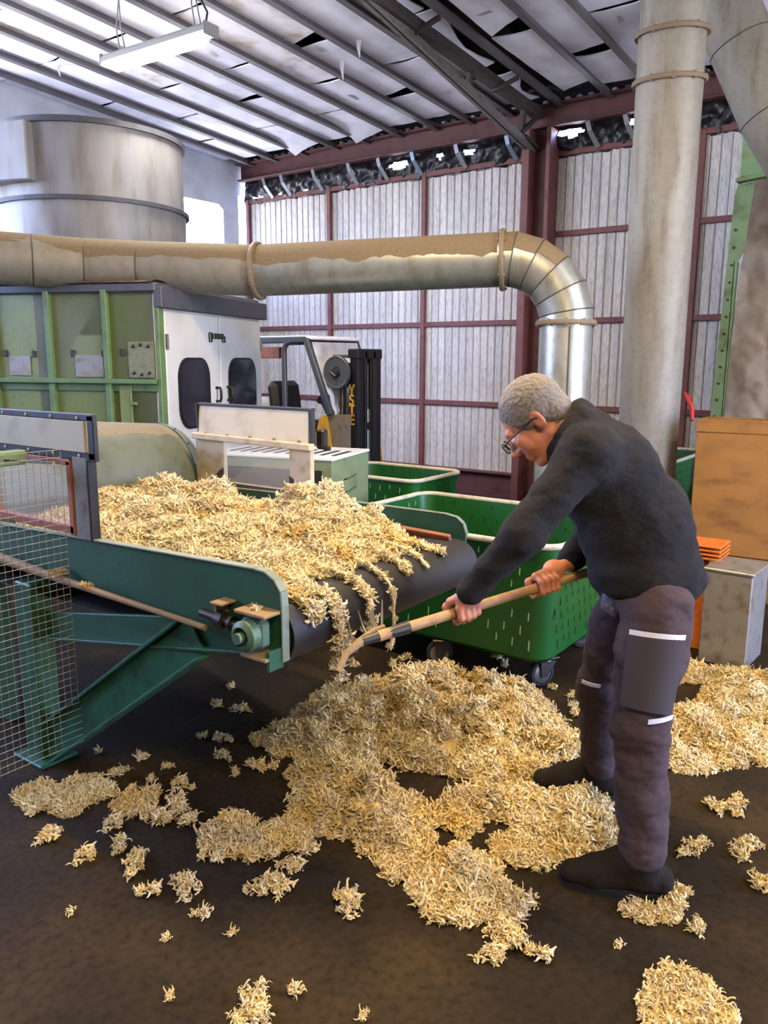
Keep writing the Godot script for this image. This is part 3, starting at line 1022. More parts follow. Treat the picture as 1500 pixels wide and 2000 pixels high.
	for q in [[0.062, 0.848, 0.20, 0.666, 0.0], [0.866, 1.645, 0.99, 1.51, 1.0]]:
		b = wb(t)
		side.call(b, q[0], q[1], 0.10, 1.85, 0.0, 0.03, 0.006)
		var door := part(b, "cabinet_door", M.cabinet, t)
		var wm: float = (q[2] + q[3]) / 2
		b = wb(t)
		b.prism(rounded(q[3] - q[2], 0.49, 0.14), Transform3D(Basis(d, up, -u), o + d * wm + up * 1.305 - u * 0.028), 0.012)
		part(b, "window_gasket", M.black, door)
		b = wb(t)
		b.prism(rounded(q[3] - q[2] - 0.035, 0.455, 0.125), Transform3D(Basis(d, up, -u), o + d * wm + up * 1.305 - u * 0.032), 0.011)
		part(b, "window_pane", M.black_glass, door)
		var hs: float = 0.773 if q[4] == 0.0 else 0.966
		b = wb(t)
		var hp := o + d * hs + up * 1.28 - u * 0.03
		b.tube([hp + up * 0.05, hp + up * 0.048 - u * 0.035, hp + up * 0.02 - u * 0.042, hp - up * 0.02 - u * 0.042, hp - up * 0.048 - u * 0.035, hp - up * 0.05], 0.011, 8)
		part(b, "handle", M.black, door)
		for hy in [0.4, 1.65]:
			b = wb(t)
			b.bar(o + d * (q[0] + 0.01 if q[4] == 0.0 else q[1] - 0.01) + up * (hy - 0.05) - u * 0.035, o + d * (q[0] + 0.01 if q[4] == 0.0 else q[1] - 0.01) + up * (hy + 0.05) - u * 0.035, 0.02, 0.02, 0.003)
			part(b, "hinge", M.steel, door)
	b = wb(t)
	side.call(b, 0.73, 0.90, 1.685, 1.725, 0.03, 0.05, 0.004)
	side.call(b, 0.68, 0.72, 1.66, 1.73, 0.03, 0.045, 0.004)
	side.call(b, 0.90, 0.94, 1.66, 1.71, 0.03, 0.045, 0.004)
	part(b, "latch", M.dark_steel, t)

func build_drum() -> void:
	var c := V(-3.45, 0.885, -2.74)
	var near := V(-3.41, 0.985, -1.62)
	var t := thing("feed_drum", "dusty blue-green metal drum lying across the conveyor before the machine", "drum", c)
	var b := wb(t)
	var ax := (near - c).normalized()
	var sx := ax.cross(Vector3.UP).normalized()
	var xf := Transform3D(Basis(sx, ax, sx.cross(ax)), c)
	var l := c.distance_to(near)
	b.lathe([V2(0.0, 0.0), V2(0.31, 0.0), V2(0.315, 0.01), V2(0.315, l), V2(0.0, l)], 64, xf)
	part(b, "drum_shell", M.teal_drum, t)
	b = wb(t)
	b.lathe([V2(0.313, 0.035), V2(0.321, 0.035), V2(0.321, 0.06), V2(0.313, 0.06)], 64, xf)
	part(b, "end_band", M.teal_drum, t)
	dust_shell(t, c + ax * 0.07, near, 0.315, 0.62, 17, null, M.drum_dust)
	for k in 16:
		var a := TAU * k / 16
		b = wb(t)
		b.lathe([V2(0.006, 0.0), V2(0.006, 0.004), V2(0, 0.006)], 8, Transform3D(Basis(), xf * V(cos(a) * 0.321, 0.047, sin(a) * 0.321)) * Transform3D(Basis(Vector3.UP.cross(xf.basis * V(cos(a), 0, sin(a))).normalized(), acos(clampf(Vector3.UP.dot(xf.basis * V(cos(a), 0, sin(a))), -1, 1))) if absf(Vector3.UP.dot(xf.basis * V(cos(a), 0, sin(a)))) < 0.999 else Basis(), Vector3.ZERO))
		part(b, "rivet", M.dark_steel, t)
	# saddles that carry the drum on the side frames
	for zz in [-2.70, -1.68]:
		b = wb(t)
		b.bx(V(-3.44, 0.45, zz), V(0.5, 0.9, 0.05), 0.005)
		part(b, "bearing_plate", M.conveyor_green, t)

# ---------------------------------------------------------------- conveyor
func build_conveyor() -> void:
	var t := thing("belt_conveyor", "dark green steel belt conveyor with black rubber belt feeding the machine", "conveyor", V(-2.4, 0, -2.15))
	var b := wb(t)
	# near side plate, rounded at its free end
	var zn := -1.58
	var zf := -2.67
	var poly := PackedVector2Array([V2(-3.9, 0.885), V2(-2.55, 0.925), V2(-1.60, 0.953), V2(-1.56, 0.95), V2(-1.525, 0.935), V2(-1.50, 0.905), V2(-1.497, 0.87), V2(-1.497, 0.70), V2(-1.62, 0.70), V2(-1.75, 0.735), V2(-2.45, 0.765), V2(-3.9, 0.74)])
	b.prism(poly, Transform3D(Basis(), V(0, 0, zn - 0.006)), 0.012)
	part(b, "side_plate", M.conveyor_green, t)
	b = wb(t)
	var rim := [V(-3.9, 0.89, zn), V(-2.55, 0.93, zn), V(-1.60, 0.958, zn), V(-1.555, 0.955, zn), V(-1.52, 0.938, zn), V(-1.495, 0.906, zn), V(-1.492, 0.86, zn), V(-1.492, 0.70, zn)]
	for k in rim.size() - 1:
		b.bar(rim[k], rim[k + 1], 0.03, 0.007, 0.002, Vector3.UP if k < 4 else Vector3.RIGHT)
	part(b, "edge_strip", M.conveyor_edge, t)
	# channel beam below
	b = wb(t)
	b.bar(V(-2.85, 0.535, zn - 0.02), V(-1.60, 0.752, zn - 0.02), 0.02, 0.095, 0.004)
	b.bar(V(-2.85, 0.487, zn - 0.005), V(-1.60, 0.703, zn - 0.005), 0.05, 0.010, 0.002)
	part(b, "channel_beam", M.conveyor_green, t)
	b = wb(t)
	b.bar(V(-3.7, 0.535, zf), V(-2.6, 0.72, zf), 0.05, 0.085, 0.006)
	part(b, "channel_beam", M.conveyor_green, t)
	# legs and braces
	for z in [zn, zf]:
		var sh := V(0.0 if z == zn else -0.75, 0, 0)
		b = wb(t)
		b.bar(V(-2.80, 0.0, z) + sh, V(-2.79, 0.72, z) + sh, 0.09, 0.11, 0.006)
		if z == zn:
			b.bx(V(-2.80, 0.008, z), V(0.2, 0.016, 0.16), 0.004)
		part(b, "leg", M.conveyor_worn, t)
		b = wb(t)
		b.bar(V(-2.74, 0.075, z + 0.005) + sh, V(-1.86, 0.70, z + 0.005) + sh, 0.012, 0.12, 0.002)
		b.bar(V(-2.71, 0.015, z + 0.015) + sh, V(-1.82, 0.645, z + 0.015) + sh, 0.05, 0.012, 0.002)
		b.bar(V(-2.79, 0.128, z + 0.015) + sh, V(-1.91, 0.75, z + 0.015) + sh, 0.05, 0.012, 0.002)
		part(b, "brace", M.conveyor_worn, t)
	# adjusting rod
	b = wb(t)
	b.tube([V(-2.95, 0.80, zn + 0.05), V(-2.5, 0.78, zn + 0.05), V(-2.0, 0.765, zn + 0.05), V(-1.77, 0.757, zn + 0.05)], [0.022, 0.014, 0.010, 0.010], 8)
	part(b, "adjusting_rod", M.dusty_rod, t)
	# take-up bearing
	b = wb(t)
	b.bx(V(-1.565, 0.785, zn + 0.045), V(0.085, 0.085, 0.05), 0.012)
	b.lathe([V2(0.045, 0.0), V2(0.045, 0.03), V2(0.03, 0.04), V2(0.03, 0.02), V2(0.016, 0.02), V2(0.016, 0.055), V2(0, 0.055)], 24, Transform3D(Basis(Vector3.RIGHT, PI / 2), V(-1.565, 0.785, zn + 0.065)))
	part(b, "bearing_block", M.bearing, t)
	b = wb(t)
	b.tube([V(-1.79, 0.80, zn + 0.045), V(-1.60, 0.788, zn + 0.045)], 0.014, 10)
	b.tube([V(-1.72, 0.796, zn + 0.045), V(-1.69, 0.794, zn + 0.045)], 0.027, 6)
	b.tube([V(-1.665, 0.793, zn + 0.045), V(-1.655, 0.792, zn + 0.045)], 0.024, 6)
	part(b, "take_up_screw", M.dark_steel, t)
	b = wb(t)
	b.bx(V(-1.555, 0.848, zn + 0.045), V(0.12, 0.01, 0.07), 0.002)
	b.bx(V(-1.545, 0.722, zn + 0.045), V(0.10, 0.01, 0.07), 0.002)
	part(b, "bearing_guide", M.dusty_rod, t, "", "stuff")
	b = wb(t)
	b.bx(V(-1.50, 0.715, zn + 0.035), V(0.012, 0.06, 0.06), 0.002)
	part(b, "guide_lug", M.conveyor_green, t)
	b = wb(t)
	b.bar(V(-1.72, 0.775, zn + 0.03), V(-1.72, 0.845, zn + 0.03), 0.05, 0.012, 0.002)
	b.bx(V(-1.70, 0.848, zn + 0.04), V(0.05, 0.008, 0.06), 0.002)
	part(b, "screw_lug", M.dusty_rod, t)
	# belt: top run, nose over the roller, bottom run
	b = wb(t)
	var rr := 0.085
	var cx := -1.565
	var cy := 0.762
	var prof := [V2(-3.9, cy + rr - 0.03), V2(-2.6, cy + rr - 0.005)]
	for k in 13:
		var a := PI / 2 - PI * k / 12.0
		prof.append(V2(cx + cos(a) * rr, cy + sin(a) * rr))
	prof.append(V2(-3.9, cy - rr - 0.02))
	var g := []
	for q in prof:
		g.append(PackedVector3Array([V(q.x, q.y, zn - 0.02), V(q.x, q.y, lerpf(zn, zf, 0.5)), V(q.x, q.y, zf + 0.02)]))
	b.sheet(g, 0.006)
	part(b, "belt", M.belt, t)
	b = wb(t)
	b.tube([V(cx, cy, zn - 0.015), V(cx, cy, zf + 0.015)], rr - 0.008, 24)
	part(b, "end_roller", M.dark_steel, t)
	# far side plate with its rounded end and a board resting against it
	b = wb(t)
	poly = PackedVector2Array([V2(-3.9, 0.90), V2(-2.35, 0.935), V2(-1.64, 0.938), V2(-1.59, 0.93), V2(-1.56, 0.91), V2(-1.545, 0.87), V2(-1.54, 0.66), V2(-1.62, 0.62), V2(-1.8, 0.68), V2(-3.9, 0.66)])
	b.prism(poly, Transform3D(Basis(), V(0, 0, zf - 0.012)), 0.012)
	part(b, "side_plate", M.conveyor_green, t)
	b = wb(t)
	rim = [V(-3.9, 0.904, zf - 0.006), V(-2.35, 0.939, zf - 0.006), V(-1.64, 0.942, zf - 0.006), V(-1.585, 0.934, zf - 0.006), V(-1.555, 0.912, zf - 0.006), V(-1.54, 0.87, zf - 0.006)]
	for k in rim.size() - 1:
		b.bar(rim[k], rim[k + 1], 0.02, 0.006, 0.002)
	part(b, "edge_strip", M.conveyor_edge, t)
	# hood: far wall
	b = wb(t)
	var zz := -2.70
	for q in [[-3.125, -2.925, 0.70, 1.165], [-2.49, -2.36, 0.70, 1.16]]:
		b.bx(V((q[0] + q[1]) / 2, (q[2] + q[3]) / 2, zz), V(q[1] - q[0], q[3] - q[2], 0.03), 0.004)
	b.bx(V(-2.71, 0.82, zz), V(0.46, 0.26, 0.03), 0.004)
	var hw := part(b, "hood_wall", M.cream_dirty, t)
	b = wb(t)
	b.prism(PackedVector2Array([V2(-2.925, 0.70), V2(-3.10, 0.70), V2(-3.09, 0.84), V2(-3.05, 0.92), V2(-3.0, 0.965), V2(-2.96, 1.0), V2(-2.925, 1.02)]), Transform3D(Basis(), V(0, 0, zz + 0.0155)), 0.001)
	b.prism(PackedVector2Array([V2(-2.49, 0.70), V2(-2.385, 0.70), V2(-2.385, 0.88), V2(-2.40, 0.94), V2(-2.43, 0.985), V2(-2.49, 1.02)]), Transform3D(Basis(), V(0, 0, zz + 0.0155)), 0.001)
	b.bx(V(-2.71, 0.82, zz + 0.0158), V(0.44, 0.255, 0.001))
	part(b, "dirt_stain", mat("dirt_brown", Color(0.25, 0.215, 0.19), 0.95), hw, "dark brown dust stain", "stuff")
	b = wb(t)
	b.bar(V(-3.125, 1.168, zz + 0.02), V(-2.345, 1.158, zz + 0.02), 0.04, 0.03, 0.004)
	part(b, "hood_rail", M.cream_dirty, t)
	b = wb(t)
	b.box(Transform3D(Basis(Vector3.RIGHT, -0.12), V(-2.745, 1.243, zz - 0.005)), V(0.735, 0.155, 0.014), 0.003)
	var flp := part(b, "hood_flap", M.cream, t)
	b = wb(t)
	b.bx(V(-2.745, 1.322, zz - 0.018), V(0.76, 0.014, 0.03), 0.003)
	b.box(Transform3D(Basis(Vector3.BACK, 0.05), V(-2.365, 1.245, zz - 0.006)), V(0.018, 0.16, 0.03), 0.003)
	b.box(Transform3D(Basis(Vector3.BACK, 0.1), V(-3.115, 1.245, zz - 0.006)), V(0.012, 0.16, 0.03), 0.003)
	part(b, "flap_frame", M.dark_frame, flp)
	for k in 5:
		b = wb(t)
		b.bx(V(-3.05 + k * 0.155, 1.18, zz + 0.014), V(0.014, 0.014, 0.01), 0.003)
		part(b, "screw", M.tan_panel, flp)
	b = wb(t)
	b.bx(V(-2.708, 1.06, zz + 0.012), V(0.44, 0.22, 0.006))
	part(b, "window_pane", M.pane, t, "scratched clear plastic window")
	b = wb(t)
	b.bx(V(-2.345, 1.19, zz - 0.05), V(0.045, 0.09, 0.04), 0.008)
	b.bx(V(-2.315, 1.15, zz - 0.05), V(0.03, 0.02, 0.025), 0.004)
	part(b, "hood_catch", M.black, t)
	# hood: near wall, a white flap in a dark frame above a wooden framed window
	zz = zn + 0.0
	b = wb(t)
	b.bx(V(-2.86, 1.287, zz + 0.012), V(0.98, 0.105, 0.012), 0.002)
	flp = part(b, "hood_flap", M.cream, t)
	b = wb(t)
	b.bar(V(-3.4, 1.348, zz + 0.004), V(-2.325, 1.353, zz + 0.004), 0.02, 0.024, 0.003)
	b.bar(V(-3.4, 1.222, zz + 0.004), V(-2.325, 1.222, zz + 0.004), 0.02, 0.03, 0.003)
	b.bx(V(-2.342, 1.286, zz + 0.004), V(0.034, 0.15, 0.02), 0.003)
	part(b, "flap_frame", M.dark_frame, flp)
	for k in 6:
		for y in [1.350, 1.224]:
			b = wb(t)
			b.lathe([V2(0.006, 0), V2(0.006, 0.003), V2(0, 0.005)], 8, Transform3D(Basis(Vector3.RIGHT, PI / 2), V(-2.41 - k * 0.155, y, zz + 0.014)))
			part(b, "screw", M.cream, flp)
	b = wb(t)
	b.bx(V(-2.415, 1.075, zz), V(0.085, 0.29, 0.03), 0.004)
	part(b, "hood_post", M.grey_plate, t)
	b = wb(t)
	b.bx(V(-2.368, 1.07, zz), V(0.01, 0.28, 0.036), 0.002)
	part(b, "hood_edge", M.black, t)
	b = wb(t)
	b.bx(V(-2.475, 1.07, zz + 0.008), V(0.028, 0.26, 0.022), 0.003)
	b.bx(V(-2.93, 0.958, zz + 0.008), V(0.93, 0.030, 0.022), 0.003)
	b.bx(V(-2.93, 1.195, zz + 0.008), V(0.93, 0.022, 0.022), 0.003)
	b.bx(V(-2.99, 1.07, zz + 0.008), V(0.03, 0.26, 0.022), 0.003)
	part(b, "window_frame", M.wood_frame, t)
	b = wb(t)
	b.bx(V(-2.73, 1.075, zz), V(0.5, 0.23, 0.006))
	part(b, "window_pane", M.pane, t, "clear plastic window in a wooden frame")

	var p := thing("loose_plank", "reddish-brown wooden plank leaning on the conveyor's far side plate", "plank", V(-1.72, 0.83, -2.63))
	b = wb(p)
	b.bar(V(-1.90, 0.862, -2.612), V(-1.575, 0.852, -2.612), 0.02, 0.05, 0.003, V(0, 0.8, 0.35))
	part(b, "board", M.plank_wood, p)

	# wire mesh guard, at right angles to the conveyor on its near side
	var mg := thing("mesh_guard", "welded wire mesh guard hanging beside the conveyor's near leg", "guard", V(-2.36, 0.24, -1.3))
	var gx := -2.36
	for k in 21:
		var z := -1.465 + 0.024 * k
		b = wb(mg)
		b.tube([V(gx, 0.235 if k > 2 else 0.38, z), V(gx, 0.235 + 1.018, z)], 0.0012, 5, false)
		part(b, "wire", M.wire, mg)
	for k in 43:
		var y := 0.24 + 0.0242 * k
		b = wb(mg)
		b.tube([V(gx + 0.002, y, -1.465 - (0.0 if k > 5 else 0.008)), V(gx + 0.002, y, -0.97)], 0.0012, 5, false)
		part(b, "wire", M.wire, mg)
	# the guard hangs from a green bar on the conveyor's hood
	b = wb(mg)
	b.bar(V(gx - 0.32, 1.205, -1.52), V(gx - 0.32, 1.2, -0.96), 0.05, 0.05, 0.004)
	part(b, "guard_rail", M.green_ledge, mg)
	b = wb(mg)
	for z in [-1.44, -1.0]:
		b.bar(V(gx, 1.215, z), V(gx - 0.32, 1.2, z), 0.008, 0.008)
	part(b, "guard_hook", M.wire, mg)

func build_control_box() -> void:
	var o := V(-2.83, 0, -3.4)
	var d := V(-0.259, 0, -0.966)
	var s := V(0.966, 0, -0.259)
	var t := thing("switch_cabinet", "pale green metal control box with slotted top beyond the conveyor", "cabinet", o)
	var box := func(b: MB, s0: float, s1: float, y0: float, y1: float, f0: float, f1: float, bev := 0.003) -> void:
		b.box(Transform3D(Basis(s, Vector3.UP, -d), o + s * (s0 + s1) / 2 + Vector3.UP * (y0 + y1) / 2 + d * (f0 + f1) / 2), V(s1 - s0, y1 - y0, f1 - f0), bev)
	var b := wb(t)
	box.call(b, -0.80, 0.0, 0.0, 0.985, 0.0, 0.54)
	part(b, "casing", M.light_green_box, t)
	b = wb(t)
	box.call(b, -0.81, 0.006, 0.985, 1.0, -0.006, 0.545)
	part(b, "lid", M.box_top, t)
	for k in 10:
		b = wb(t)
		box.call(b, -0.735 + k * 0.075, -0.71 + k * 0.075, 0.999, 1.003, 0.12, 0.36, 0.001)
		part(b, "slot", M.black, t)
	b = wb(t)
	box.call(b, -0.76, -0.06, 0.2, 0.93, -0.006, 0.0)
	part(b, "opening", M.rubber, t)
	# rows of faded marking on the right side
	var r := RandomNumberGenerator.new()
	r.seed = 4
	for k in 3:
		b = wb(t)
		var y := 0.86 - 0.075 * k
		box.call(b, -0.001, 0.002, y - 0.005, y + 0.005, 0.17, 0.21, 0.0005)
		for q in 6:
			var z := 0.23 + q * 0.022
			box.call(b, -0.001, 0.0015, y - 0.007 + q * 0.002, y + r.randf_range(0.0, 0.008) + q * 0.002, z, z + 0.008, 0.0004)
		part(b, "faded_marking", M.black, t)

# ---------------------------------------------------------------- forklift
func build_forklift() -> void:
	var t := thing("forklift", "black and yellow forklift truck parked beyond the cabinet", "forklift", V(-5.0, 0, -5.85))
	var b := wb(t)
	var zn := -5.5
	var zf := -6.2
	# overhead guard: side rails, roof, pillars
	for z in [zn, zf]:
		b = wb(t)
		b.bar(V(-5.75, 1.705, z), V(-4.86, 1.712, z), 0.05, 0.055, 0.008)
		part(b, "roof_rail", M.fork_grey, t)
		b = wb(t)
		b.bar(V(-4.86, 1.715, z), V(-4.585, 1.05, z), 0.05, 0.06, 0.008)
		part(b, "front_pillar", M.fork_grey, t)
		b = wb(t)
		b.tube([V(-5.05, 1.69, z), V(-5.10, 1.68, z), V(-5.13, 1.64, z), V(-5.135, 1.58, z), V(-5.135, 1.0, z)], 0.026, 10)
		part(b, "rear_pillar", M.fork_grey, t)
	b = wb(t)
	b.bx(V(-5.3, 1.738, (zn + zf) / 2), V(0.9, 0.02, 0.72), 0.008)
	b.box(Transform3D(Basis(Vector3.BACK, -0.25), V(-4.83, 1.726, (zn + zf) / 2)), V(0.09, 0.018, 0.72), 0.006)
	part(b, "roof_plate", M.white_sheet, t)
	# clear-white sheet hung as a wind screen between the front pillars
	b = wb(t)
	var f := FastNoiseLite.new()
	f.frequency = 2.2
	var g := []
	for i in 15:
		var v := i / 14.0
		var row := PackedVector3Array()
		for j in 15:
			var w := j / 14.0
			row.append(V(lerpf(-4.815, -4.545, v) + 0.03 * f.get_noise_2d(v * 2, w * 2), lerpf(1.69, 1.03, v), lerpf(zn - 0.02, zf + 0.02, w)))
		g.append(row)
	b.sheet(g, 0.003)
	part(b, "wind_screen", M.white_sheet, t)
	# chassis, cowl, counterweight, seat
	b = wb(t)
	b.prism(PackedVector2Array([V2(-4.70, 1.03), V2(-4.625, 1.045), V2(-4.53, 0.55), V2(-4.60, 0.3), V2(-4.83, 0.3), V2(-4.80, 0.7)]), Transform3D(Basis(), V(0, 0, zn + 0.02)), -0.02)
	b.prism(PackedVector2Array([V2(-4.70, 1.03), V2(-4.625, 1.045), V2(-4.53, 0.55), V2(-4.60, 0.3), V2(-4.83, 0.3), V2(-4.80, 0.7)]), Transform3D(Basis(), V(0, 0, zf - 0.02)), 0.02)
	part(b, "cowl_side", M.yellow, t)
	b = wb(t)
	b.prism(PackedVector2Array([V2(-4.63, 1.05), V2(-4.42, 1.06), V2(-4.42, 0.35), V2(-4.54, 0.35), V2(-4.54, 0.6)]), Transform3D(Basis(), V(0, 0, zn)), -0.18)
	part(b, "dashboard", M.tan_panel, t)
	b = wb(t)
	b.bx(V(-5.45, 0.55, (zn + zf) / 2), V(1.3, 0.5, 0.72), 0.06)
	part(b, "counterweight", M.yellow, t)
	b = wb(t)
	b.bx(V(-5.0, 0.32, (zn + zf) / 2), V(1.1, 0.2, 0.66), 0.02)
	part(b, "chassis", M.fork_black, t)
	b = wb(t)
	b.box(Transform3D(Basis(Vector3.BACK, 0.14), V(-5.43, 1.12, -5.82)), V(0.13, 0.42, 0.40), 0.05)
	b.bx(V(-5.25, 0.9, -5.82), V(0.42, 0.12, 0.42), 0.04)
	part(b, "seat", M.fork_black, t)
	b = wb(t)
	b.lathe([V2(0, -0.32), V2(0.12, -0.30), V2(0.14, -0.26), V2(0.14, 0.26), V2(0.12, 0.30), V2(0, 0.32)], 24, Transform3D(Basis(Vector3.RIGHT, PI / 2), V(-5.70, 1.03, -5.85)))
	part(b, "gas_bottle", M.white_sheet, t)
	b = wb(t)
	b.bx(V(-5.68, 1.60, -5.9), V(0.26, 0.11, 0.05), 0.006)
	part(b, "orange_panel", M.orange, t)
	b = wb(t)
	b.tube([V(-4.66, 1.0, -5.75), V(-4.80, 1.20, -5.72)], 0.02, 8)
	part(b, "steering_column", M.fork_black, t)
	b = wb(t)
	var wheel := []
	for k in 25:
		var a := TAU * k / 24.0
		wheel.append(V(-4.80, 1.20, -5.78) + V(0.04, 0.05, 0).normalized() * 0.02 + V(-0.5, 0.8, 0).cross(Vector3.BACK).normalized() * cos(a) * 0.15 + Vector3.BACK * sin(a) * 0.15)
	b.tube(wheel, 0.014, 6, false)
	part(b, "steering_wheel", M.fork_black, t)
	b = wb(t)
	for k in 3:
		b.tube([V(-4.66, 1.06, -5.53 - k * 0.05), V(-4.74 - k * 0.02, 1.20 - k * 0.015, -5.53 - k * 0.05)], 0.008, 6)
		b.lathe([V2(0, -0.018), V2(0.018, 0), V2(0, 0.018)], 8, Transform3D(Basis(), V(-4.74 - k * 0.02, 1.205 - k * 0.015, -5.53 - k * 0.05)))
	part(b, "hydraulic_lever", M.fork_black, t)
	# mast: two channels, inner rails, cross heads, chain, cylinder
	for q in [[-5.6, 1.0], [-5.9, -1.0]]:
		b = wb(t)
		var z: float = q[0]
		b.bx(V(-4.39, 0.86, z), V(0.10, 1.52, 0.045), 0.006)
		b.bx(V(-4.345, 0.86, z - 0.03 * q[1]), V(0.016, 1.52, 0.07), 0.004)
		b.bx(V(-4.435, 0.86, z - 0.03 * q[1]), V(0.016, 1.52, 0.07), 0.004)
		var ch := part(b, "mast_channel", M.fork_black, t)
		b = wb(t)
		b.bx(V(-4.37, 0.88, z - 0.09 * q[1]), V(0.08, 1.46, 0.035), 0.005)
		part(b, "inner_rail", M.fork_black, t)
		if q[1] > 0:
			var y := 1.305
			for letter in ["Y", "S", "T", "E"]:
				var tm := TextMesh.new()
				tm.text = letter
				tm.font_size = 32
				tm.depth = 0.002
				tm.pixel_size = 0.0040
				var fnt := SystemFont.new()
				fnt.font_names = PackedStringArray(["Droid Sans"])
				fnt.font_weight = 700
				tm.font = fnt
				var o := MeshInstance3D.new()
				o.name = "lettering"
				o.mesh = tm
				o.material_override = M.yellow
				ch.add_child(o, true)
				o.position = ch.to_local(V(0, 0, 0)) if false else (V(-4.405, y - 0.03, z + 0.026) - t.position)
				y -= 0.088
	b = wb(t)
	b.bx(V(-4.39, 1.585, -5.75), V(0.12, 0.09, 0.36), 0.01)
	part(b, "cross_head", M.fork_black, t)
	b = wb(t)
	b.bx(V(-4.39, 0.95, -5.75), V(0.10, 0.07, 0.32), 0.01)
	part(b, "cross_head", M.fork_black, t)
	b = wb(t)
	b.bx(V(-4.50, 1.565, -5.60), V(0.24, 0.03, 0.05), 0.005)
	part(b, "hose_bracket", M.fork_grey, t)
	b = wb(t)
	b.tube([V(-4.38, 0.3, -5.75), V(-4.38, 1.1, -5.75)], 0.035, 12)
	b.tube([V(-4.38, 1.1, -5.75), V(-4.38, 1.5, -5.75)], 0.022, 12)
	part(b, "lift_cylinder", M.steel, t)
	b = wb(t)
	for z in [-5.71, -5.79]:
		b.bx(V(-4.35, 1.0, z), V(0.012, 1.1, 0.03), 0.002)
	part(b, "lift_chain", M.dark_steel, t)
	# hose reel, dished
	b = wb(t)
	var xf := Transform3D(Basis(Vector3.RIGHT, PI / 2), V(-4.545, 1.425, -5.545))
	b.lathe([V2(0.0, 0.004), V2(0.045, 0.004), V2(0.05, 0.012), V2(0.12, 0.016), V2(0.138, 0.022), V2(0.145, 0.018), V2(0.145, -0.01), V2(0.10, -0.02), V2(0.10, -0.05), V2(0.145, -0.06), V2(0.145, -0.07), V2(0, -0.07)], 40, xf)
	var rl := part(b, "hose_reel", M.fork_grey, t)
	b = wb(t)
	b.bar(V(-4.60, 1.42, -5.525), V(-4.54, 1.385, -5.515), 0.02, 0.03, 0.005)
	b.lathe([V2(0.03, 0.0), V2(0.03, 0.02), V2(0, 0.024)], 12, Transform3D(Basis(Vector3.RIGHT, PI / 2), V(-4.545, 1.425, -5.54)))
	part(b, "reel_hub", M.dark_steel, rl)
	for k in 4:
		b = wb(t)
		var xx := -4.515 + 0.020 * k
		b.tube([V(xx - 0.02, 1.33, -5.58), V(xx, 1.15, -5.56), V(xx - 0.005, 1.0, -5.55), V(xx - 0.06, 0.85 - 0.02 * k, -5.55), V(xx - 0.02, 0.72, -5.6)], 0.0085, 8)
		part(b, "hydraulic_hose", M.fork_black if k != 1 else M.tan_panel, t)
	b = wb(t)
	b.bx(V(-4.45, 1.53, -5.572), V(0.06, 0.04, 0.006), 0.001)
	part(b, "white_plate", M.white_sheet, t)
	# carriage, forks and wheels
	b = wb(t)
	b.bx(V(-4.30, 0.30, -5.85), V(0.05, 0.30, 0.6), 0.01)
	part(b, "carriage", M.fork_black, t)
	for z in [-5.68, -6.02]:
		b = wb(t)
		b.bx(V(-4.26, 0.24, z), V(0.035, 0.4, 0.09), 0.006)
		b.bx(V(-3.95, 0.055, z), V(0.62, 0.03, 0.09), 0.01)
		part(b, "fork_arm", M.fork_black, t)
	for q in [[-4.62, -5.52, 0.2], [-4.62, -6.18, 0.2], [-5.75, -5.54, 0.17], [-5.75, -6.16, 0.17]]:
		b = wb(t)
		var R: float = q[2]
		b.lathe([V2(0, -0.06), V2(R * 0.5, -0.055), V2(R * 0.93, -0.06), V2(R, -0.04), V2(R, 0.04), V2(R * 0.93, 0.06), V2(R * 0.5, 0.055), V2(0, 0.06)], 28, Transform3D(Basis(Vector3.RIGHT, PI / 2), V(q[0], R, q[1])))
		part(b, "wheel", M.rubber, t)

# ---------------------------------------------------------------- bins
func rrect(x0: float, x1: float, z0: float, z1: float, r: float, y: float, n := 6) -> PackedVector3Array:
	var p := PackedVector3Array()
	var cx := (x0 + x1) / 2
	var cz := (z0 + z1) / 2
	for q in rounded(x1 - x0, z1 - z0, r, n):
		p.append(V(cx + q.x, y, cz + q.y))
	p.append(p[0])
	return p

func caster(t: Node3D, x: float, z: float, turn: float, top: float) -> void:
	var r := 0.068
	var b := wb(t)
	var xf := Transform3D(Basis(Vector3.UP, turn), V(x, 0, z))
	b.box(xf * Transform3D(Basis(), V(0, top - 0.004, 0)), V(0.11, 0.008, 0.09), 0.002)
	b.lathe([V2(0.03, top - 0.03), V2(0.036, top - 0.02), V2(0.03, top - 0.006)], 16, xf)
	for s in [-1.0, 1.0]:
		b.prism(PackedVector2Array([V2(-0.045, top - 0.02), V2(0.045, top - 0.02), V2(-0.005, r - 0.015), V2(-0.04, r - 0.015)]), xf * Transform3D(Basis(), V(0, 0, s * 0.027)), 0.004)
	var c := part(b, "caster", M.dark_steel, t)
	b = wb(t)
	b.lathe([V2(0.012, -0.021), V2(0.05, -0.014), V2(0.052, -0.018), V2(0.064, -0.018), V2(r, -0.01), V2(r, 0.01), V2(0.064, 0.018), V2(0.052, 0.018), V2(0.05, 0.014), V2(0.012, 0.021)], 28, xf * Transform3D(Basis(Vector3.RIGHT, PI / 2), V(-0.022, r, 0)))
	part(b, "caster_tyre", M.rubber, c)
	b = wb(t)
	b.lathe([V2(0.0, -0.024), V2(0.012, -0.024), V2(0.048, -0.016), V2(0.048, 0.016), V2(0.012, 0.024), V2(0, 0.024)], 20, xf * Transform3D(Basis(Vector3.RIGHT, PI / 2), V(-0.022, r, 0)))
	part(b, "caster_hub", M.steel, c)

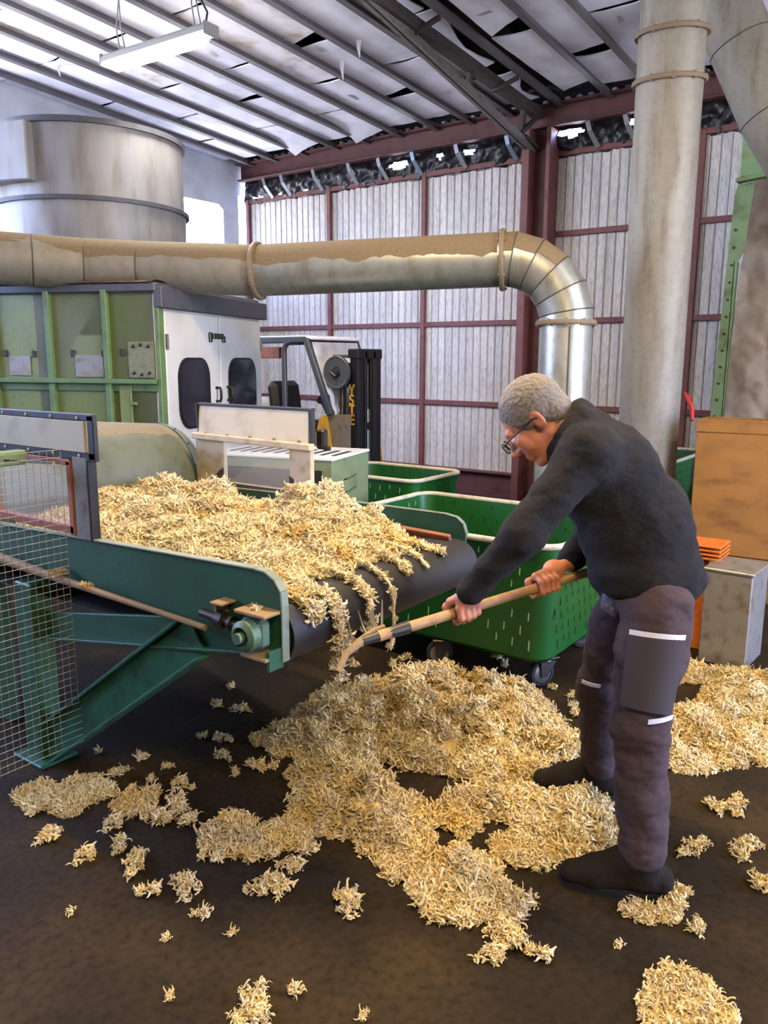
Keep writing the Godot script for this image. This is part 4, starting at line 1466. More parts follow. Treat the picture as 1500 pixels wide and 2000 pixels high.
func bin(label: String, x0: float, x1: float, z0: float, z1: float, y1: float, wheels: Array) -> Node3D:
	var t := thing("wool_bin", label, "bin", V((x0 + x1) / 2, 0, (z0 + z1) / 2), 0, "green plastic wheeled bins")
	var y0 := 0.145
	var tp := 0.055
	var b := wb(t)
	var rows := []
	for k in 6:
		var v := k / 5.0
		var i := tp * (1.0 - v)
		rows.append(rrect(x0 + i, x1 - i, z0 + i, z1 - i, 0.10, lerpf(y0 + 0.02, y1, v)))
	b.sheet(rows)
	rows.clear()
	for k in 6:
		var v := k / 5.0
		var i := tp * (1.0 - v) + 0.012
		rows.append(rrect(x0 + i, x1 - i, z0 + i, z1 - i, 0.09, lerpf(y0 + 0.03, y1, v)))
	b.sheet(rows)
	rows = [rrect(x0 + tp, x1 - tp, z0 + tp, z1 - tp, 0.1, y0 + 0.02), rrect(x0 + tp + 0.015, x1 - tp - 0.015, z0 + tp + 0.015, z1 - tp - 0.015, 0.09, y0), rrect((x0 + x1) / 2 - 0.02, (x0 + x1) / 2 + 0.02, (z0 + z1) / 2 - 0.02, (z0 + z1) / 2 + 0.02, 0.01, y0)]
	b.sheet(rows)
	rows = [rrect(x0 + tp + 0.012, x1 - tp - 0.012, z0 + tp + 0.012, z1 - tp - 0.012, 0.09, y0 + 0.03), rrect((x0 + x1) / 2 - 0.02, (x0 + x1) / 2 + 0.02, (z0 + z1) / 2 - 0.02, (z0 + z1) / 2 + 0.02, 0.01, y0 + 0.03)]
	b.sheet(rows)
	part(b, "tub", M.bin_green, t)
	b = wb(t)
	var rim := []
	for p in rrect(x0, x1, z0, z1, 0.10, y1 + 0.004, 8):
		rim.append(p)
	b.tube(rim, 0.015, 8, false)
	part(b, "rim", M.bin_rim, t)
	# slots: staggered rows on the two faces toward the viewer and inside the two far ones
	var pale := wb(t)
	var dark := wb(t)
	var r := RandomNumberGenerator.new()
	r.seed = int(x0 * 100)
	for row in 7:
		var y := 0.24 + row * 0.072
		var v := (y - y0) / (y1 - y0)
		var i := tp * (1.0 - v)
		var nx := int((x1 - x0) / 0.085)
		for k in range(1, nx):
			if r.randf() < 0.22:
				continue
			var x := x0 + 0.06 + (k + 0.5 * (row % 2)) * 0.085
			if x > x1 - 0.1:
				continue
			var yy := y + r.randf_range(-0.012, 0.012)
			pale.box(Transform3D(Basis(Vector3.RIGHT, -0.09), V(x, yy, z1 - i + 0.0005)), V(0.005, 0.05, 0.002))
			dark.box(Transform3D(Basis(Vector3.RIGHT, 0.09), V(x, yy, z0 + i + 0.0125)), V(0.005, 0.05, 0.002))
		var nz := int((z1 - z0) / 0.07)
		for k in range(1, nz):
			if r.randf() < 0.22:
				continue
			var z := z0 + 0.06 + (k + 0.5 * (row % 2)) * 0.07
			if z > z1 - 0.1:
				continue
			var yy := y + r.randf_range(-0.012, 0.012)
			dark.box(Transform3D(Basis(Vector3.BACK, 0.09), V(x1 - i + 0.0005, yy, z)), V(0.002, 0.05, 0.005))
			pale.box(Transform3D(Basis(Vector3.BACK, -0.09), V(x0 + i + 0.0125, yy, z)), V(0.002, 0.05, 0.005))
	part(pale, "slot", M.slot_pale, t, "narrow pale slots", "stuff")
	part(dark, "slot", M.slot_dark, t, "narrow dark slots", "stuff")
	for q in wheels:
		caster(t, q[0], q[1], q[2], y0 + 0.005)
	return t

func build_bins() -> void:
	bin("large green slotted plastic bin on casters before the worker", -2.70, -1.40, -4.15, -3.22, 0.72, [[-2.03, -3.32, 0.5], [-1.51, -3.40, 1.1], [-2.5, -4.0, 0.2], [-1.56, -4.02, 0.9]])
	bin("empty green slotted bin farther back toward the forklift", -3.85, -2.985, -5.11, -4.46, 0.72, [[-3.75, -4.55, 0.3], [-3.1, -4.56, 0.3], [-3.75, -5.0, 0.3], [-3.1, -5.0, 0.3]])
	bin("green bin half hidden between tall pipe and plywood crate", -2.62, -1.80, -7.3, -6.25, 0.76, [[-2.5, -6.4, 0.3], [-1.92, -6.4, 0.3], [-2.5, -7.15, 0.3], [-1.92, -7.15, 0.3]])
	var st := thing("plastic_tape", "yellow and red striped tape end caught on the bin rim", "tape", V(-1.62, 0.6, -4.1))
	var b := wb(st)
	b.sheet([PackedVector3Array([V(-1.66, 0.72, -4.122), V(-1.645, 0.72, -4.122)]), PackedVector3Array([V(-1.65, 0.66, -4.115), V(-1.636, 0.66, -4.12)]), PackedVector3Array([V(-1.645, 0.60, -4.115), V(-1.635, 0.6, -4.115)])], 0.002)
	part(b, "strip", M.yellow, st)

# ---------------------------------------------------------------- right-hand side
func build_right() -> void:
	# plywood crate
	var t := thing("plywood_crate", "tall scuffed orange-brown plywood crate on timber bearers at the right", "crate", V(-1.1, 0, -5.7))
	var yaw := 0.08
	var ux := V(cos(yaw), 0, -sin(yaw))
	var uz := V(sin(yaw), 0, cos(yaw))
	var o := V(-1.437, 0.27, -5.5)
	var pl := func(b: MB, a0: float, a1: float, y0: float, y1: float, f0: float, f1: float, bev := 0.003) -> void:
		b.box(Transform3D(Basis(ux, Vector3.UP, uz), V(o.x, 0, o.z) + ux * (a0 + a1) / 2 + Vector3.UP * (y0 + y1) / 2 + uz * (f0 + f1) / 2), V(a1 - a0, y1 - y0, f1 - f0), bev)
	var b := wb(t)
	pl.call(b, 0.0, 1.15, 0.27, 1.075, -0.018, 0.0)
	part(b, "front_panel", M.plywood, t)
	b = wb(t)
	pl.call(b, -0.005, 1.15, 1.08, 1.166, -0.02, 0.003)
	part(b, "top_batten", M.plywood, t)
	b = wb(t)
	pl.call(b, 0.0, 0.018, 0.27, 1.16, -0.33, -0.02)
	part(b, "side_panel", M.plywood, t)
	b = wb(t)
	pl.call(b, 1.13, 1.15, 0.27, 1.16, -0.33, -0.02)
	part(b, "side_panel", M.plywood, t)
	b = wb(t)
	pl.call(b, 0.02, 1.13, 0.27, 1.16, -0.35, -0.33)
	part(b, "back_panel", M.plywood, t)
	b = wb(t)
	pl.call(b, -0.02, 1.17, 0.185, 0.265, -0.1, 0.03)
	part(b, "bearer", M.old_wood, t)
	b = wb(t)
	pl.call(b, -0.02, 1.17, 0.185, 0.265, -0.35, -0.25)
	part(b, "bearer", M.old_wood, t)
	# pallet under it
	var p := thing("timber_pallet", "old brown timber pallet beneath the plywood crate", "pallet", V(-1.0, 0, -5.6))
	for k in 4:
		b = wb(p)
		pl.call(b, -0.10, 1.2, 0.155, 0.183, -0.36 + k * 0.125, -0.26 + k * 0.125)
		part(b, "plank", M.old_wood, p)
	for k in 3:
		b = wb(p)
		pl.call(b, -0.10 + k * 0.6, 0.0 + k * 0.6, 0.0, 0.155, -0.36, 0.09)
		part(b, "block", M.old_wood, p)
	# stack of orange slats and orange base
	t = thing("orange_hopper", "orange painted steel stand with ribbed top behind the worker", "stand", V(-0.98, 0, -4.5))
	b = wb(t)
	b.bx(V(-1.145, 0.18, -4.46), V(0.26, 0.36, 0.26), 0.008)
	part(b, "base", M.orange, t)
	b = wb(t)
	b.lathe([V2(0.10, 0.36), V2(0.10, 0.42), V2(0.07, 0.45), V2(0.07, 0.50), V2(0, 0.5)], 24, Transform3D(Basis(), V(-1.115, 0, -4.44)))
	part(b, "motor", M.orange, t)
	for k in 4:
		b = wb(t)
		b.bx(V(-1.11, 0.505 + 0.022 * k, -4.46), V(0.28, 0.012, 0.22), 0.003)
		part(b, "rib", M.orange, t)
	# galvanised box
	t = thing("galvanised_bin", "small grey galvanised metal box standing in wool", "box", V(-0.80, 0, -4.2))
	b = wb(t)
	b.box(Transform3D(Basis(Vector3.UP, -0.05), V(-0.875, 0.245, -4.32)), V(0.235, 0.49, 0.30), 0.006)
	part(b, "body", M.grey_plate, t)
	b = wb(t)
	b.box(Transform3D(Basis(Vector3.UP, -0.05), V(-0.875, 0.498, -4.32)), V(0.25, 0.016, 0.315), 0.004)
	part(b, "lid", M.galv, t)
	# green press frame with felt curtain
	t = thing("press_frame", "green steel machine frame with gusset at the right edge", "frame", V(-1.6, 0, -6.82))
	b = wb(t)
	b.prism(PackedVector2Array([V2(-1.72, 0.0), V2(-1.60, 0.0), V2(-1.575, 2.30), V2(-1.36, 2.78), V2(-0.4, 2.90), V2(-0.4, 2.96), V2(-1.62, 2.86), V2(-1.64, 2.78)]), Transform3D(Basis(), V(0, 0, -6.82)), -0.016)
	part(b, "gusset_plate", M.frame_green, t)
	b = wb(t)
	b.bx(V(-1.60, 1.15, -6.88), V(0.012, 2.3, 0.12), 0.003)
	part(b, "leg", M.frame_green, t)
	b = wb(t)
	b.bx(V(-0.95, 3.12, -6.84), V(1.33, 0.40, 0.02), 0.004)
	part(b, "head_plate", M.frame_green, t)
	b = wb(t)
	b.bar(V(-1.62, 2.88, -6.78), V(-0.3, 2.99, -6.78), 0.09, 0.03, 0.004)
	part(b, "cross_beam", M.frame_green, t)
	b = wb(t)
	b.bx(V(-0.85, 1.4, -7.15), V(1.45, 2.8, 0.02))
	part(b, "back_sheet", M.black, t)
	for k in 12:
		b = wb(t)
		b.lathe([V2(0.010, 0), V2(0.010, 0.006), V2(0, 0.009)], 8, Transform3D(Basis(Vector3.RIGHT, PI / 2), V(-1.655 + 0.004 * k, 1.1 + k * 0.13, -6.818)))
		part(b, "bolt", M.dark_steel, t)
	t = thing("felt_curtain", "worn grey-brown felt curtain hanging in the green frame", "curtain", V(-1.0, 1.0, -6.64))
	var f := FastNoiseLite.new()
	f.seed = 9
	f.frequency = 1.6
	f.fractal_octaves = 3
	var g := []
	for i in 40:
		var v := i / 39.0
		var row := PackedVector3Array()
		for j in 30:
			var w := j / 29.0
			var x := lerpf(-1.455 - 0.085 * v - 0.03 * sin(v * 3.0), -0.5, w)
			row.append(V(x, lerpf(2.84 + 0.06 * w, 0.9, v), -6.64 + 0.06 * f.get_noise_2d(w * 2.4, v * 1.1) * (0.4 + v) + 0.025 * f.get_noise_2d(w * 8, v * 9) + 0.12 * w * w))
		g.append(row)
	b = wb(t)
	b.sheet(g, 0.008)
	part(b, "cloth", M.felt, t)
	t = thing("red_strap", "short red plastic strap sticking up beside the crate", "strap", V(-1.55, 1.15, -5.9))
	b = wb(t)
	b.tube([V(-1.685, 1.31, -6.05), V(-1.655, 1.285, -6.0), V(-1.60, 1.20, -5.95), V(-1.585, 1.12, -5.92)], [0.010, 0.014, 0.016, 0.012], 8)
	b.tube([V(-1.655, 1.285, -6.0), V(-1.62, 1.28, -5.99)], 0.008, 6)
	part(b, "strip", M.red, t)

# ---------------------------------------------------------------- signed distance bodies
# prims: ["c", a, b, ra, rb] tapered capsule, ["e", centre, radii, basis] ellipsoid, ["s", centre, radii, basis] ellipsoid cut out
func nets(b: MB, prims: Array, cell: float, k: float, wrinkle := 0.0, freq := 10.0, seed := 1, stretch := Vector3.ONE) -> void:
	var lo := Vector3.ONE * 1e9
	var hi := -lo
	for p in prims:
		if p[0] == "s":
			continue
		var r: float = maxf(p[3], p[4]) if p[0] == "c" else maxf(p[2].x, maxf(p[2].y, p[2].z))
		for q in ([p[1], p[2]] if p[0] == "c" else [p[1]]):
			lo = lo.min(q - Vector3.ONE * r)
			hi = hi.max(q + Vector3.ONE * r)
	lo -= Vector3.ONE * cell * 3.0
	hi += Vector3.ONE * cell * 3.0
	var nx := int((hi.x - lo.x) / cell) + 1
	var ny := int((hi.y - lo.y) / cell) + 1
	var nz := int((hi.z - lo.z) / cell) + 1
	var d := PackedFloat32Array()
	d.resize(nx * ny * nz)
	d.fill(1.0)
	for p in prims:
		var pl: Vector3
		var ph: Vector3
		var pad := k + cell * 2.5
		if p[0] == "c":
			var r := maxf(p[3], p[4]) + pad
			pl = (p[1] as Vector3).min(p[2]) - Vector3.ONE * r
			ph = (p[1] as Vector3).max(p[2]) + Vector3.ONE * r
		else:
			var r: float = maxf(p[2].x, maxf(p[2].y, p[2].z)) + pad
			pl = p[1] - Vector3.ONE * r
			ph = p[1] + Vector3.ONE * r
		var i0 := maxi(0, int((pl.x - lo.x) / cell))
		var i1 := mini(nx - 1, int((ph.x - lo.x) / cell) + 1)
		var j0 := maxi(0, int((pl.y - lo.y) / cell))
		var j1 := mini(ny - 1, int((ph.y - lo.y) / cell) + 1)
		var k0 := maxi(0, int((pl.z - lo.z) / cell))
		var k1 := mini(nz - 1, int((ph.z - lo.z) / cell) + 1)
		var cap: bool = p[0] == "c"
		var cut: bool = p[0] == "s"
		var a: Vector3 = p[1]
		var ab := Vector3.ZERO
		var inv := 0.0
		var ra := 0.0
		var rb := 0.0
		var rad := Vector3.ONE
		var bas := Basis()
		var minr := 1.0
		if cap:
			ab = p[2] - a
			inv = 1.0 / maxf(ab.length_squared(), 1e-9)
			ra = p[3]
			rb = p[4]
		else:
			rad = p[2]
			minr = minf(rad.x, minf(rad.y, rad.z))
			if p.size() > 3:
				bas = (p[3] as Basis).transposed()
		var kk := k * (0.5 if cut else 1.0)
		for zi in range(k0, k1 + 1):
			for yi in range(j0, j1 + 1):
				var at := (zi * ny + yi) * nx
				for xi in range(i0, i1 + 1):
					var q := lo + Vector3(xi, yi, zi) * cell - a
					var e: float
					if cap:
						var t := clampf(q.dot(ab) * inv, 0.0, 1.0)
						e = (q - ab * t).length() - ra - (rb - ra) * t
					else:
						q = bas * q
						var l := (q / rad).length()
						e = (l - 1.0) * minr if l < 1e-4 else l * (l - 1.0) / (q / (rad * rad)).length()
					var o := d[at + xi]
					if cut:
						var h := clampf(0.5 - 0.5 * (o + e) / kk, 0.0, 1.0)
						d[at + xi] = lerpf(o, -e, h) + kk * h * (1.0 - h)
					else:
						var h := clampf(0.5 + 0.5 * (o - e) / kk, 0.0, 1.0)
						d[at + xi] = lerpf(o, e, h) - kk * h * (1.0 - h)
	var noise := FastNoiseLite.new()
	noise.seed = seed
	noise.frequency = freq
	noise.fractal_octaves = 3
	var ids := {}
	var vs := PackedVector3Array()
	var ns := PackedVector3Array()
	var sx := nx
	var sz := nx * ny
	var band := cell * 2.0
	for zi in range(1, nz - 2):
		for yi in range(1, ny - 2):
			var at := zi * sz + yi * sx
			for xi in range(1, nx - 2):
				var i := at + xi
				var v0 := d[i]
				if v0 > band or v0 < -band:
					continue
				var c := [v0, d[i + 1], d[i + sx], d[i + sx + 1], d[i + sz], d[i + sz + 1], d[i + sz + sx], d[i + sz + sx + 1]]
				var neg := 0
				for q in c:
					if q < 0.0:
						neg += 1
				if neg == 0 or neg == 8:
					continue
				var sum := Vector3.ZERO
				var cnt := 0
				for e in EDGES:
					var a: float = c[e[0]]
					var bb: float = c[e[1]]
					if (a < 0.0) != (bb < 0.0):
						sum += CORNERS[e[0]].lerp(CORNERS[e[1]], a / (a - bb))
						cnt += 1
				var off := sum / cnt
				var g := Vector3(c[1] - c[0] + c[3] - c[2] + c[5] - c[4] + c[7] - c[6], c[2] - c[0] + c[3] - c[1] + c[6] - c[4] + c[7] - c[5], c[4] - c[0] + c[5] - c[1] + c[6] - c[2] + c[7] - c[3]).normalized()
				var g2 := Vector3(d[i + 2] - d[i - 1], d[i + 2 * sx] - d[i - sx], d[i + 2 * sz] - d[i - sz]).normalized()
				var w := lo + (Vector3(xi, yi, zi) + off) * cell
				if wrinkle > 0.0:
					var nv := noise.get_noise_3dv(w * stretch)
					w += g * nv * wrinkle
				ids[i] = vs.size()
				vs.append(w)
				ns.append((g + g2 * 0.7).normalized())
	if wrinkle > 0.0:
		for i in vs.size():
			var w := vs[i]
			var e := 0.004
			var n0 := noise.get_noise_3dv(w * stretch)
			var gr := Vector3(noise.get_noise_3dv((w + Vector3(e, 0, 0)) * stretch) - n0, noise.get_noise_3dv((w + Vector3(0, e, 0)) * stretch) - n0, noise.get_noise_3dv((w + Vector3(0, 0, e)) * stretch) - n0) / e * wrinkle
			ns[i] = (ns[i] - (gr - ns[i] * gr.dot(ns[i])) * 0.9).normalized()
	for i in ids:
		var v0 := d[i] < 0.0
		for ax in 3:
			var st: int = [1, sx, sz][ax]
			if v0 == (d[i + st] < 0.0):
				continue
			var s1: int = [sx, sz, 1][ax]
			var s2: int = [sz, 1, sx][ax]
			if not (ids.has(i - s1) and ids.has(i - s2) and ids.has(i - s1 - s2)):
				continue
			var A: int = ids[i]
			var B: int = ids[i - s1]
			var C: int = ids[i - s1 - s2]
			var D: int = ids[i - s2]
			b.quads(vs[A], vs[B], vs[C], vs[D], ns[A], ns[B], ns[C], ns[D])

const CORNERS: Array[Vector3] = [Vector3(0, 0, 0), Vector3(1, 0, 0), Vector3(0, 1, 0), Vector3(1, 1, 0), Vector3(0, 0, 1), Vector3(1, 0, 1), Vector3(0, 1, 1), Vector3(1, 1, 1)]
const EDGES := [[0, 1], [2, 3], [4, 5], [6, 7], [0, 2], [1, 3], [4, 6], [5, 7], [0, 4], [1, 5], [2, 6], [3, 7]]

# a hand closed round a bar that runs along h through c; the wrist tells which way the palm lies
func hand_prims(c: Vector3, h: Vector3, wrist: Vector3, flip: float) -> Array:
	var e1 := wrist - c
	e1 = (e1 - h * e1.dot(h)).normalized()
	var e2 := h.cross(e1) * flip
	var out := []
	for i in 4:
		var o := c + h * (1.5 - i) * 0.0205
		var len: float = [0.95, 1.05, 1.0, 0.85][i]
		var kn := o + e1 * 0.034 + e2 * 0.012
		var p1 := o + e1 * 0.010 + e2 * 0.034 * len
		var p2 := o - e1 * 0.021 + e2 * 0.020 * len
		var p3 := o - e1 * 0.018 - e2 * 0.014 * len
		var r: float = [0.0095, 0.0098, 0.0095, 0.0085][i]
		var mid := wrist.lerp(kn, 0.25) + e1 * 0.0
		out.append(["c", mid, kn, 0.016, 0.012])
		out.append(["c", kn, p1, r + 0.0012, r + 0.0004])
		out.append(["c", p1, p2, r + 0.0002, r - 0.0006])
		out.append(["c", p2, p3, r - 0.0006, r - 0.0016])
	var base := wrist.lerp(c + e1 * 0.03, 0.45) + h * 0.022 - e2 * 0.008
	var t1 := c + e1 * 0.028 - e2 * 0.024 + h * 0.038
	var t2 := c + e1 * 0.002 - e2 * 0.029 + h * 0.046
	var t3 := c - e1 * 0.020 - e2 * 0.016 + h * 0.048
	out.append(["c", base, t1, 0.016, 0.012])
	out.append(["c", t1, t2, 0.0115, 0.0105])
	out.append(["c", t2, t3, 0.0105, 0.0085])
	out.append(["e", wrist.lerp(c + e1 * 0.032, 0.55), V(0.024, 0.034, 0.040), Basis(e2, e1, e2.cross(e1))])
	return out

func build_person() -> void:
	var t := thing("person", "grey-haired man in black hoodie and dark work trousers bending forward with a fork", "person", V(-0.75, 0, -2.33))
	var R := V(0.809, 0, -0.588)
	var A := V(-0.588, 0, -0.809)
	var Y := Vector3.UP
	# joints
	var pelvis := V(-0.733, 0.935, -2.362)
	var hipL := V(-0.662, 0.90, -2.27)
	var hipR := V(-0.785, 0.90, -2.43)
	var kneeL := V(-0.668, 0.515, -2.19)
	var ankL := V(-0.628, 0.10, -2.165)
	var kneeR := V(-0.905, 0.475, -2.50)
	var ankR := V(-0.93, 0.09, -2.615)
	var sp := V(-0.778, 1.06, -2.37)
	var chest := V(-0.868, 1.215, -2.315)
	var neck := V(-0.955, 1.335, -2.275)
	var shL := V(-0.853, 1.288, -2.155)
	var shR := V(-1.0, 1.27, -2.455)
	var elL := V(-0.965, 1.066, -1.985)
	var wrL := V(-1.118, 0.878, -1.965)
	var elR := V(-0.965, 1.02, -2.60)
	var wrR := V(-0.985, 0.905, -2.37)
	var f0 := V(-1.278, 0.777, -1.732)
	var f1 := V(-0.905, 0.880, -2.475)
	var fh := (f1 - f0).normalized()
	var handL := f0.lerp(f1, 0.345)
	var handR := f0.lerp(f1, 0.71)
	# head frame: forward, crown, his left
	var F := (R * -0.66 - Y * 0.72 + A * 0.2).normalized()
	var U := (R * -0.60 + Y * 0.66 + A * 0.12)
	U = (U - F * U.dot(F)).normalized()
	var L := U.cross(F).normalized()
	if L.dot(A) > 0.0:
		L = -L
	var HB := Basis(F, U, L)
	var hc := V(-1.052, 1.375, -2.215)
	var hp := func(f: float, u: float, l: float) -> Vector3: return hc + F * f + U * u + L * l
	# body: coarse trunk and limbs, then head and hands on finer grids
	var b := wb(t)
	var body := [
		["c", pelvis - Y * 0.03, sp, 0.105, 0.12], ["c", sp, chest, 0.12, 0.125], ["c", chest, neck, 0.115, 0.065],
		["c", hipL - Y * 0.08, kneeL, 0.07, 0.05], ["c", kneeL, ankL, 0.048, 0.034], ["c", hipR - Y * 0.08, kneeR, 0.066, 0.048], ["c", kneeR, ankR, 0.046, 0.034],
		["c", chest.lerp(neck, 0.4), shL, 0.09, 0.055], ["c", chest.lerp(neck, 0.4), shR, 0.09, 0.055],
		["c", shL, elL, 0.05, 0.037], ["c", elL, wrL, 0.036, 0.026], ["c", shR, elR, 0.05, 0.037], ["c", elR, wrR, 0.036, 0.026],
		["c", neck, hp.call(-0.035, -0.045, 0), 0.06, 0.055]]
	nets(b, body, 0.014, 0.03)
	var head := [
		["e", hp.call(-0.012, 0.028, 0), V(0.096, 0.086, 0.076), HB],
		["e", hp.call(0.040, -0.040, 0), V(0.056, 0.075, 0.058), HB],
		["c", hp.call(-0.01, -0.060, 0.045), hp.call(0.062, -0.105, 0.016), 0.022, 0.018],
		["c", hp.call(-0.01, -0.060, -0.045), hp.call(0.062, -0.105, -0.016), 0.022, 0.018],
		["e", hp.call(0.074, -0.108, 0), V(0.020, 0.018, 0.022), HB],
		["c", hp.call(0.084, 0.018, 0.034), hp.call(0.090, 0.020, -0.034), 0.012, 0.012],
		["s", hp.call(0.104, -0.004, 0.033), V(0.020, 0.014, 0.020), HB], ["s", hp.call(0.104, -0.004, -0.033), V(0.020, 0.014, 0.020), HB],
		["c", hp.call(0.092, 0.006, 0), hp.call(0.116, -0.040, 0), 0.009, 0.013],
		["e", hp.call(0.102, -0.043, 0.012), V(0.010, 0.008, 0.009), HB], ["e", hp.call(0.102, -0.043, -0.012), V(0.010, 0.008, 0.009), HB],
		["c", hp.call(0.070, -0.018, 0.042), hp.call(0.060, -0.05, 0.045), 0.017, 0.014], ["c", hp.call(0.070, -0.018, -0.042), hp.call(0.060, -0.05, -0.045), 0.017, 0.014],
		["e", hp.call(0.092, -0.069, 0), V(0.010, 0.006, 0.024), HB], ["e", hp.call(0.089, -0.082, 0), V(0.010, 0.007, 0.021), HB],
		["c", neck, hp.call(-0.035, -0.045, 0), 0.062, 0.056]]
	for s in [-1.0, 1.0]:
		head.append(["e", hp.call(-0.014, -0.008, s * 0.078), V(0.018, 0.032, 0.008), HB * Basis(Vector3.UP, s * 0.35)])
		head.append(["s", hp.call(-0.010, -0.006, s * 0.087), V(0.008, 0.016, 0.006), HB])
	nets(b, head, 0.0038, 0.012)
	nets(b, hand_prims(handL, -fh, wrL + (wrL - handL).normalized() * 0.005, -1.0) + [["c", elL.lerp(wrL, 0.8), wrL, 0.029, 0.027]], 0.003, 0.007)
	nets(b, hand_prims(handR, -fh, wrR, -1.0) + [["c", elR.lerp(wrR, 0.8), wrR, 0.029, 0.027]], 0.003, 0.007)
	part(b, "body", M.skin, t)
	for s in [-1.0, 1.0]:
		b = wb(t)
		b.lathe([V2(0, -0.0115), V2(0.006, -0.0098), V2(0.0098, -0.006), V2(0.0115, 0), V2(0.0098, 0.006), V2(0.006, 0.0098), V2(0, 0.0115)], 16, Transform3D(HB, hp.call(0.083, -0.004, s * 0.033)))
		part(b, "eye", M.eye_white, t)
	# hair: a cap over the skull with the face and ears left free
	b = wb(t)
	var hair := [["e", hp.call(-0.018, 0.034, 0), V(0.100, 0.091, 0.083), HB], ["e", hp.call(-0.055, -0.02, 0), V(0.058, 0.062, 0.066), HB],
		["s", hp.call(0.105, -0.045, 0), V(0.075, 0.115, 0.12), HB], ["s", hp.call(0.03, -0.105, 0), V(0.085, 0.09, 0.14), HB],
		["s", hp.call(-0.010, -0.012, 0.095), V(0.024, 0.036, 0.03), HB], ["s", hp.call(-0.010, -0.012, -0.095), V(0.024, 0.036, 0.03), HB]]
	nets(b, hair, 0.0045, 0.010, 0.0035, 70.0, 5)
	part(b, "hair", M.hair, t)
	# glasses
	b = wb(t)
	for s in [-1.0, 1.0]:
		var loop := []
		for k in 17:
			var a := TAU * k / 16.0
			loop.append(hp.call(0.121, -0.006 + sin(a) * 0.018, s * 0.034 + cos(a) * 0.026))
		b.tube(loop, 0.0022, 6, false)
		b.tube([hp.call(0.120, 0.004, s * 0.061), hp.call(0.105, 0.006, s * 0.076), hp.call(0.0, 0.006, s * 0.083), hp.call(-0.022, -0.004, s * 0.082)], 0.0024, 6)
	b.tube([hp.call(0.121, 0.0, -0.008), hp.call(0.124, 0.003, 0), hp.call(0.121, 0.0, 0.008)], 0.002, 6)
	part(b, "glasses", M.black, t)
	# hoodie
	b = wb(t)
	var hem := pelvis + Y * -0.005
	var hoodie := [
		["e", hem - Y * 0.02, V(0.172, 0.085, 0.172), Basis()], ["s", hem - Y * 0.13, V(0.3, 0.075, 0.3), Basis(Vector3.BACK, 0.0)],
		["c", hem, sp, 0.155, 0.158], ["c", sp, chest, 0.160, 0.152], ["c", chest, chest.lerp(neck, 0.6), 0.148, 0.098],
		["c", sp + R * -0.05 - Y * 0.02, hem + R * -0.07 + Y * 0.03, 0.12, 0.10],
		["c", chest.lerp(neck, 0.30), shL, 0.118, 0.080], ["c", chest.lerp(neck, 0.30), shR, 0.118, 0.080],
		["c", shL, elL, 0.076, 0.057], ["c", elL, wrL.lerp(elL, 0.04), 0.056, 0.042],
		["c", shR, elR, 0.076, 0.060], ["c", elR, wrR.lerp(elR, 0.10), 0.062, 0.045],
		["c", shL, chest + R * -0.02 - Y * 0.04, 0.07, 0.10]]
	var nk := neck.lerp(hp.call(-0.035, -0.045, 0), 0.30)
	var nd := ((hp.call(-0.035, -0.045, 0) as Vector3) - neck).normalized()
	var n1 := nd.cross(L).normalized()
	for k in 10:
		var a0 := TAU * k / 10.0
		var a1 := TAU * (k + 1) / 10.0
		hoodie.append(["c", nk + (n1 * cos(a0) + L * sin(a0)) * 0.068, nk + (n1 * cos(a1) + L * sin(a1)) * 0.068, 0.023, 0.023])
	var back := (neck - chest).normalized().cross(L).normalized()
	if back.y < 0.0:
		back = -back
	hoodie.append(["e", neck.lerp(chest, 0.40) + back * 0.055, V(0.095, 0.045, 0.105), Basis((chest - neck).normalized(), back, (chest - neck).normalized().cross(back))])
	hoodie.append(["s", nk + nd * 0.07, V(0.062, 0.07, 0.062), Basis(n1, nd, L)])
	nets(b, hoodie, 0.0115, 0.035, 0.011, 7.0, 3, V(1.0, 1.5, 1.0))
	part(b, "hoodie", M.hoodie, t)
	# a grey shirt tail showing below the hoodie at the front
	b = wb(t)
	nets(b, [["e", pelvis + R * -0.098 - Y * 0.08 - A * 0.03, V(0.042, 0.07, 0.05), Basis()]], 0.008, 0.02, 0.012, 22.0, 4)
	part(b, "shirt_tail", mat("shirt", Color(0.36, 0.35, 0.41), 0.9), t)
	# trousers
	b = wb(t)
	var tr := [["e", pelvis - Y * 0.06, V(0.142, 0.10, 0.145), Basis()],
		["c", hipL - Y * 0.06, hipL.lerp(kneeL, 0.5), 0.102, 0.096], ["c", hipL.lerp(kneeL, 0.5), kneeL, 0.098, 0.080], ["c", kneeL, kneeL.lerp(ankL, 0.5), 0.080, 0.072], ["c", kneeL.lerp(ankL, 0.5), ankL + Y * 0.03, 0.072, 0.068],
		["c", hipR - Y * 0.06, hipR.lerp(kneeR, 0.5), 0.098, 0.088], ["c", hipR.lerp(kneeR, 0.5), kneeR, 0.09, 0.076], ["c", kneeR, ankR + Y * 0.03, 0.076, 0.066],
		["s", ankL - Y * 0.06, V(0.09, 0.06, 0.09), Basis()], ["s", ankR - Y * 0.06, V(0.09, 0.06, 0.09), Basis()]]
	nets(b, tr, 0.0115, 0.03, 0.012, 7.0, 8, V(1.0, 1.8, 1.0))
	part(b, "trousers", M.trousers, t)
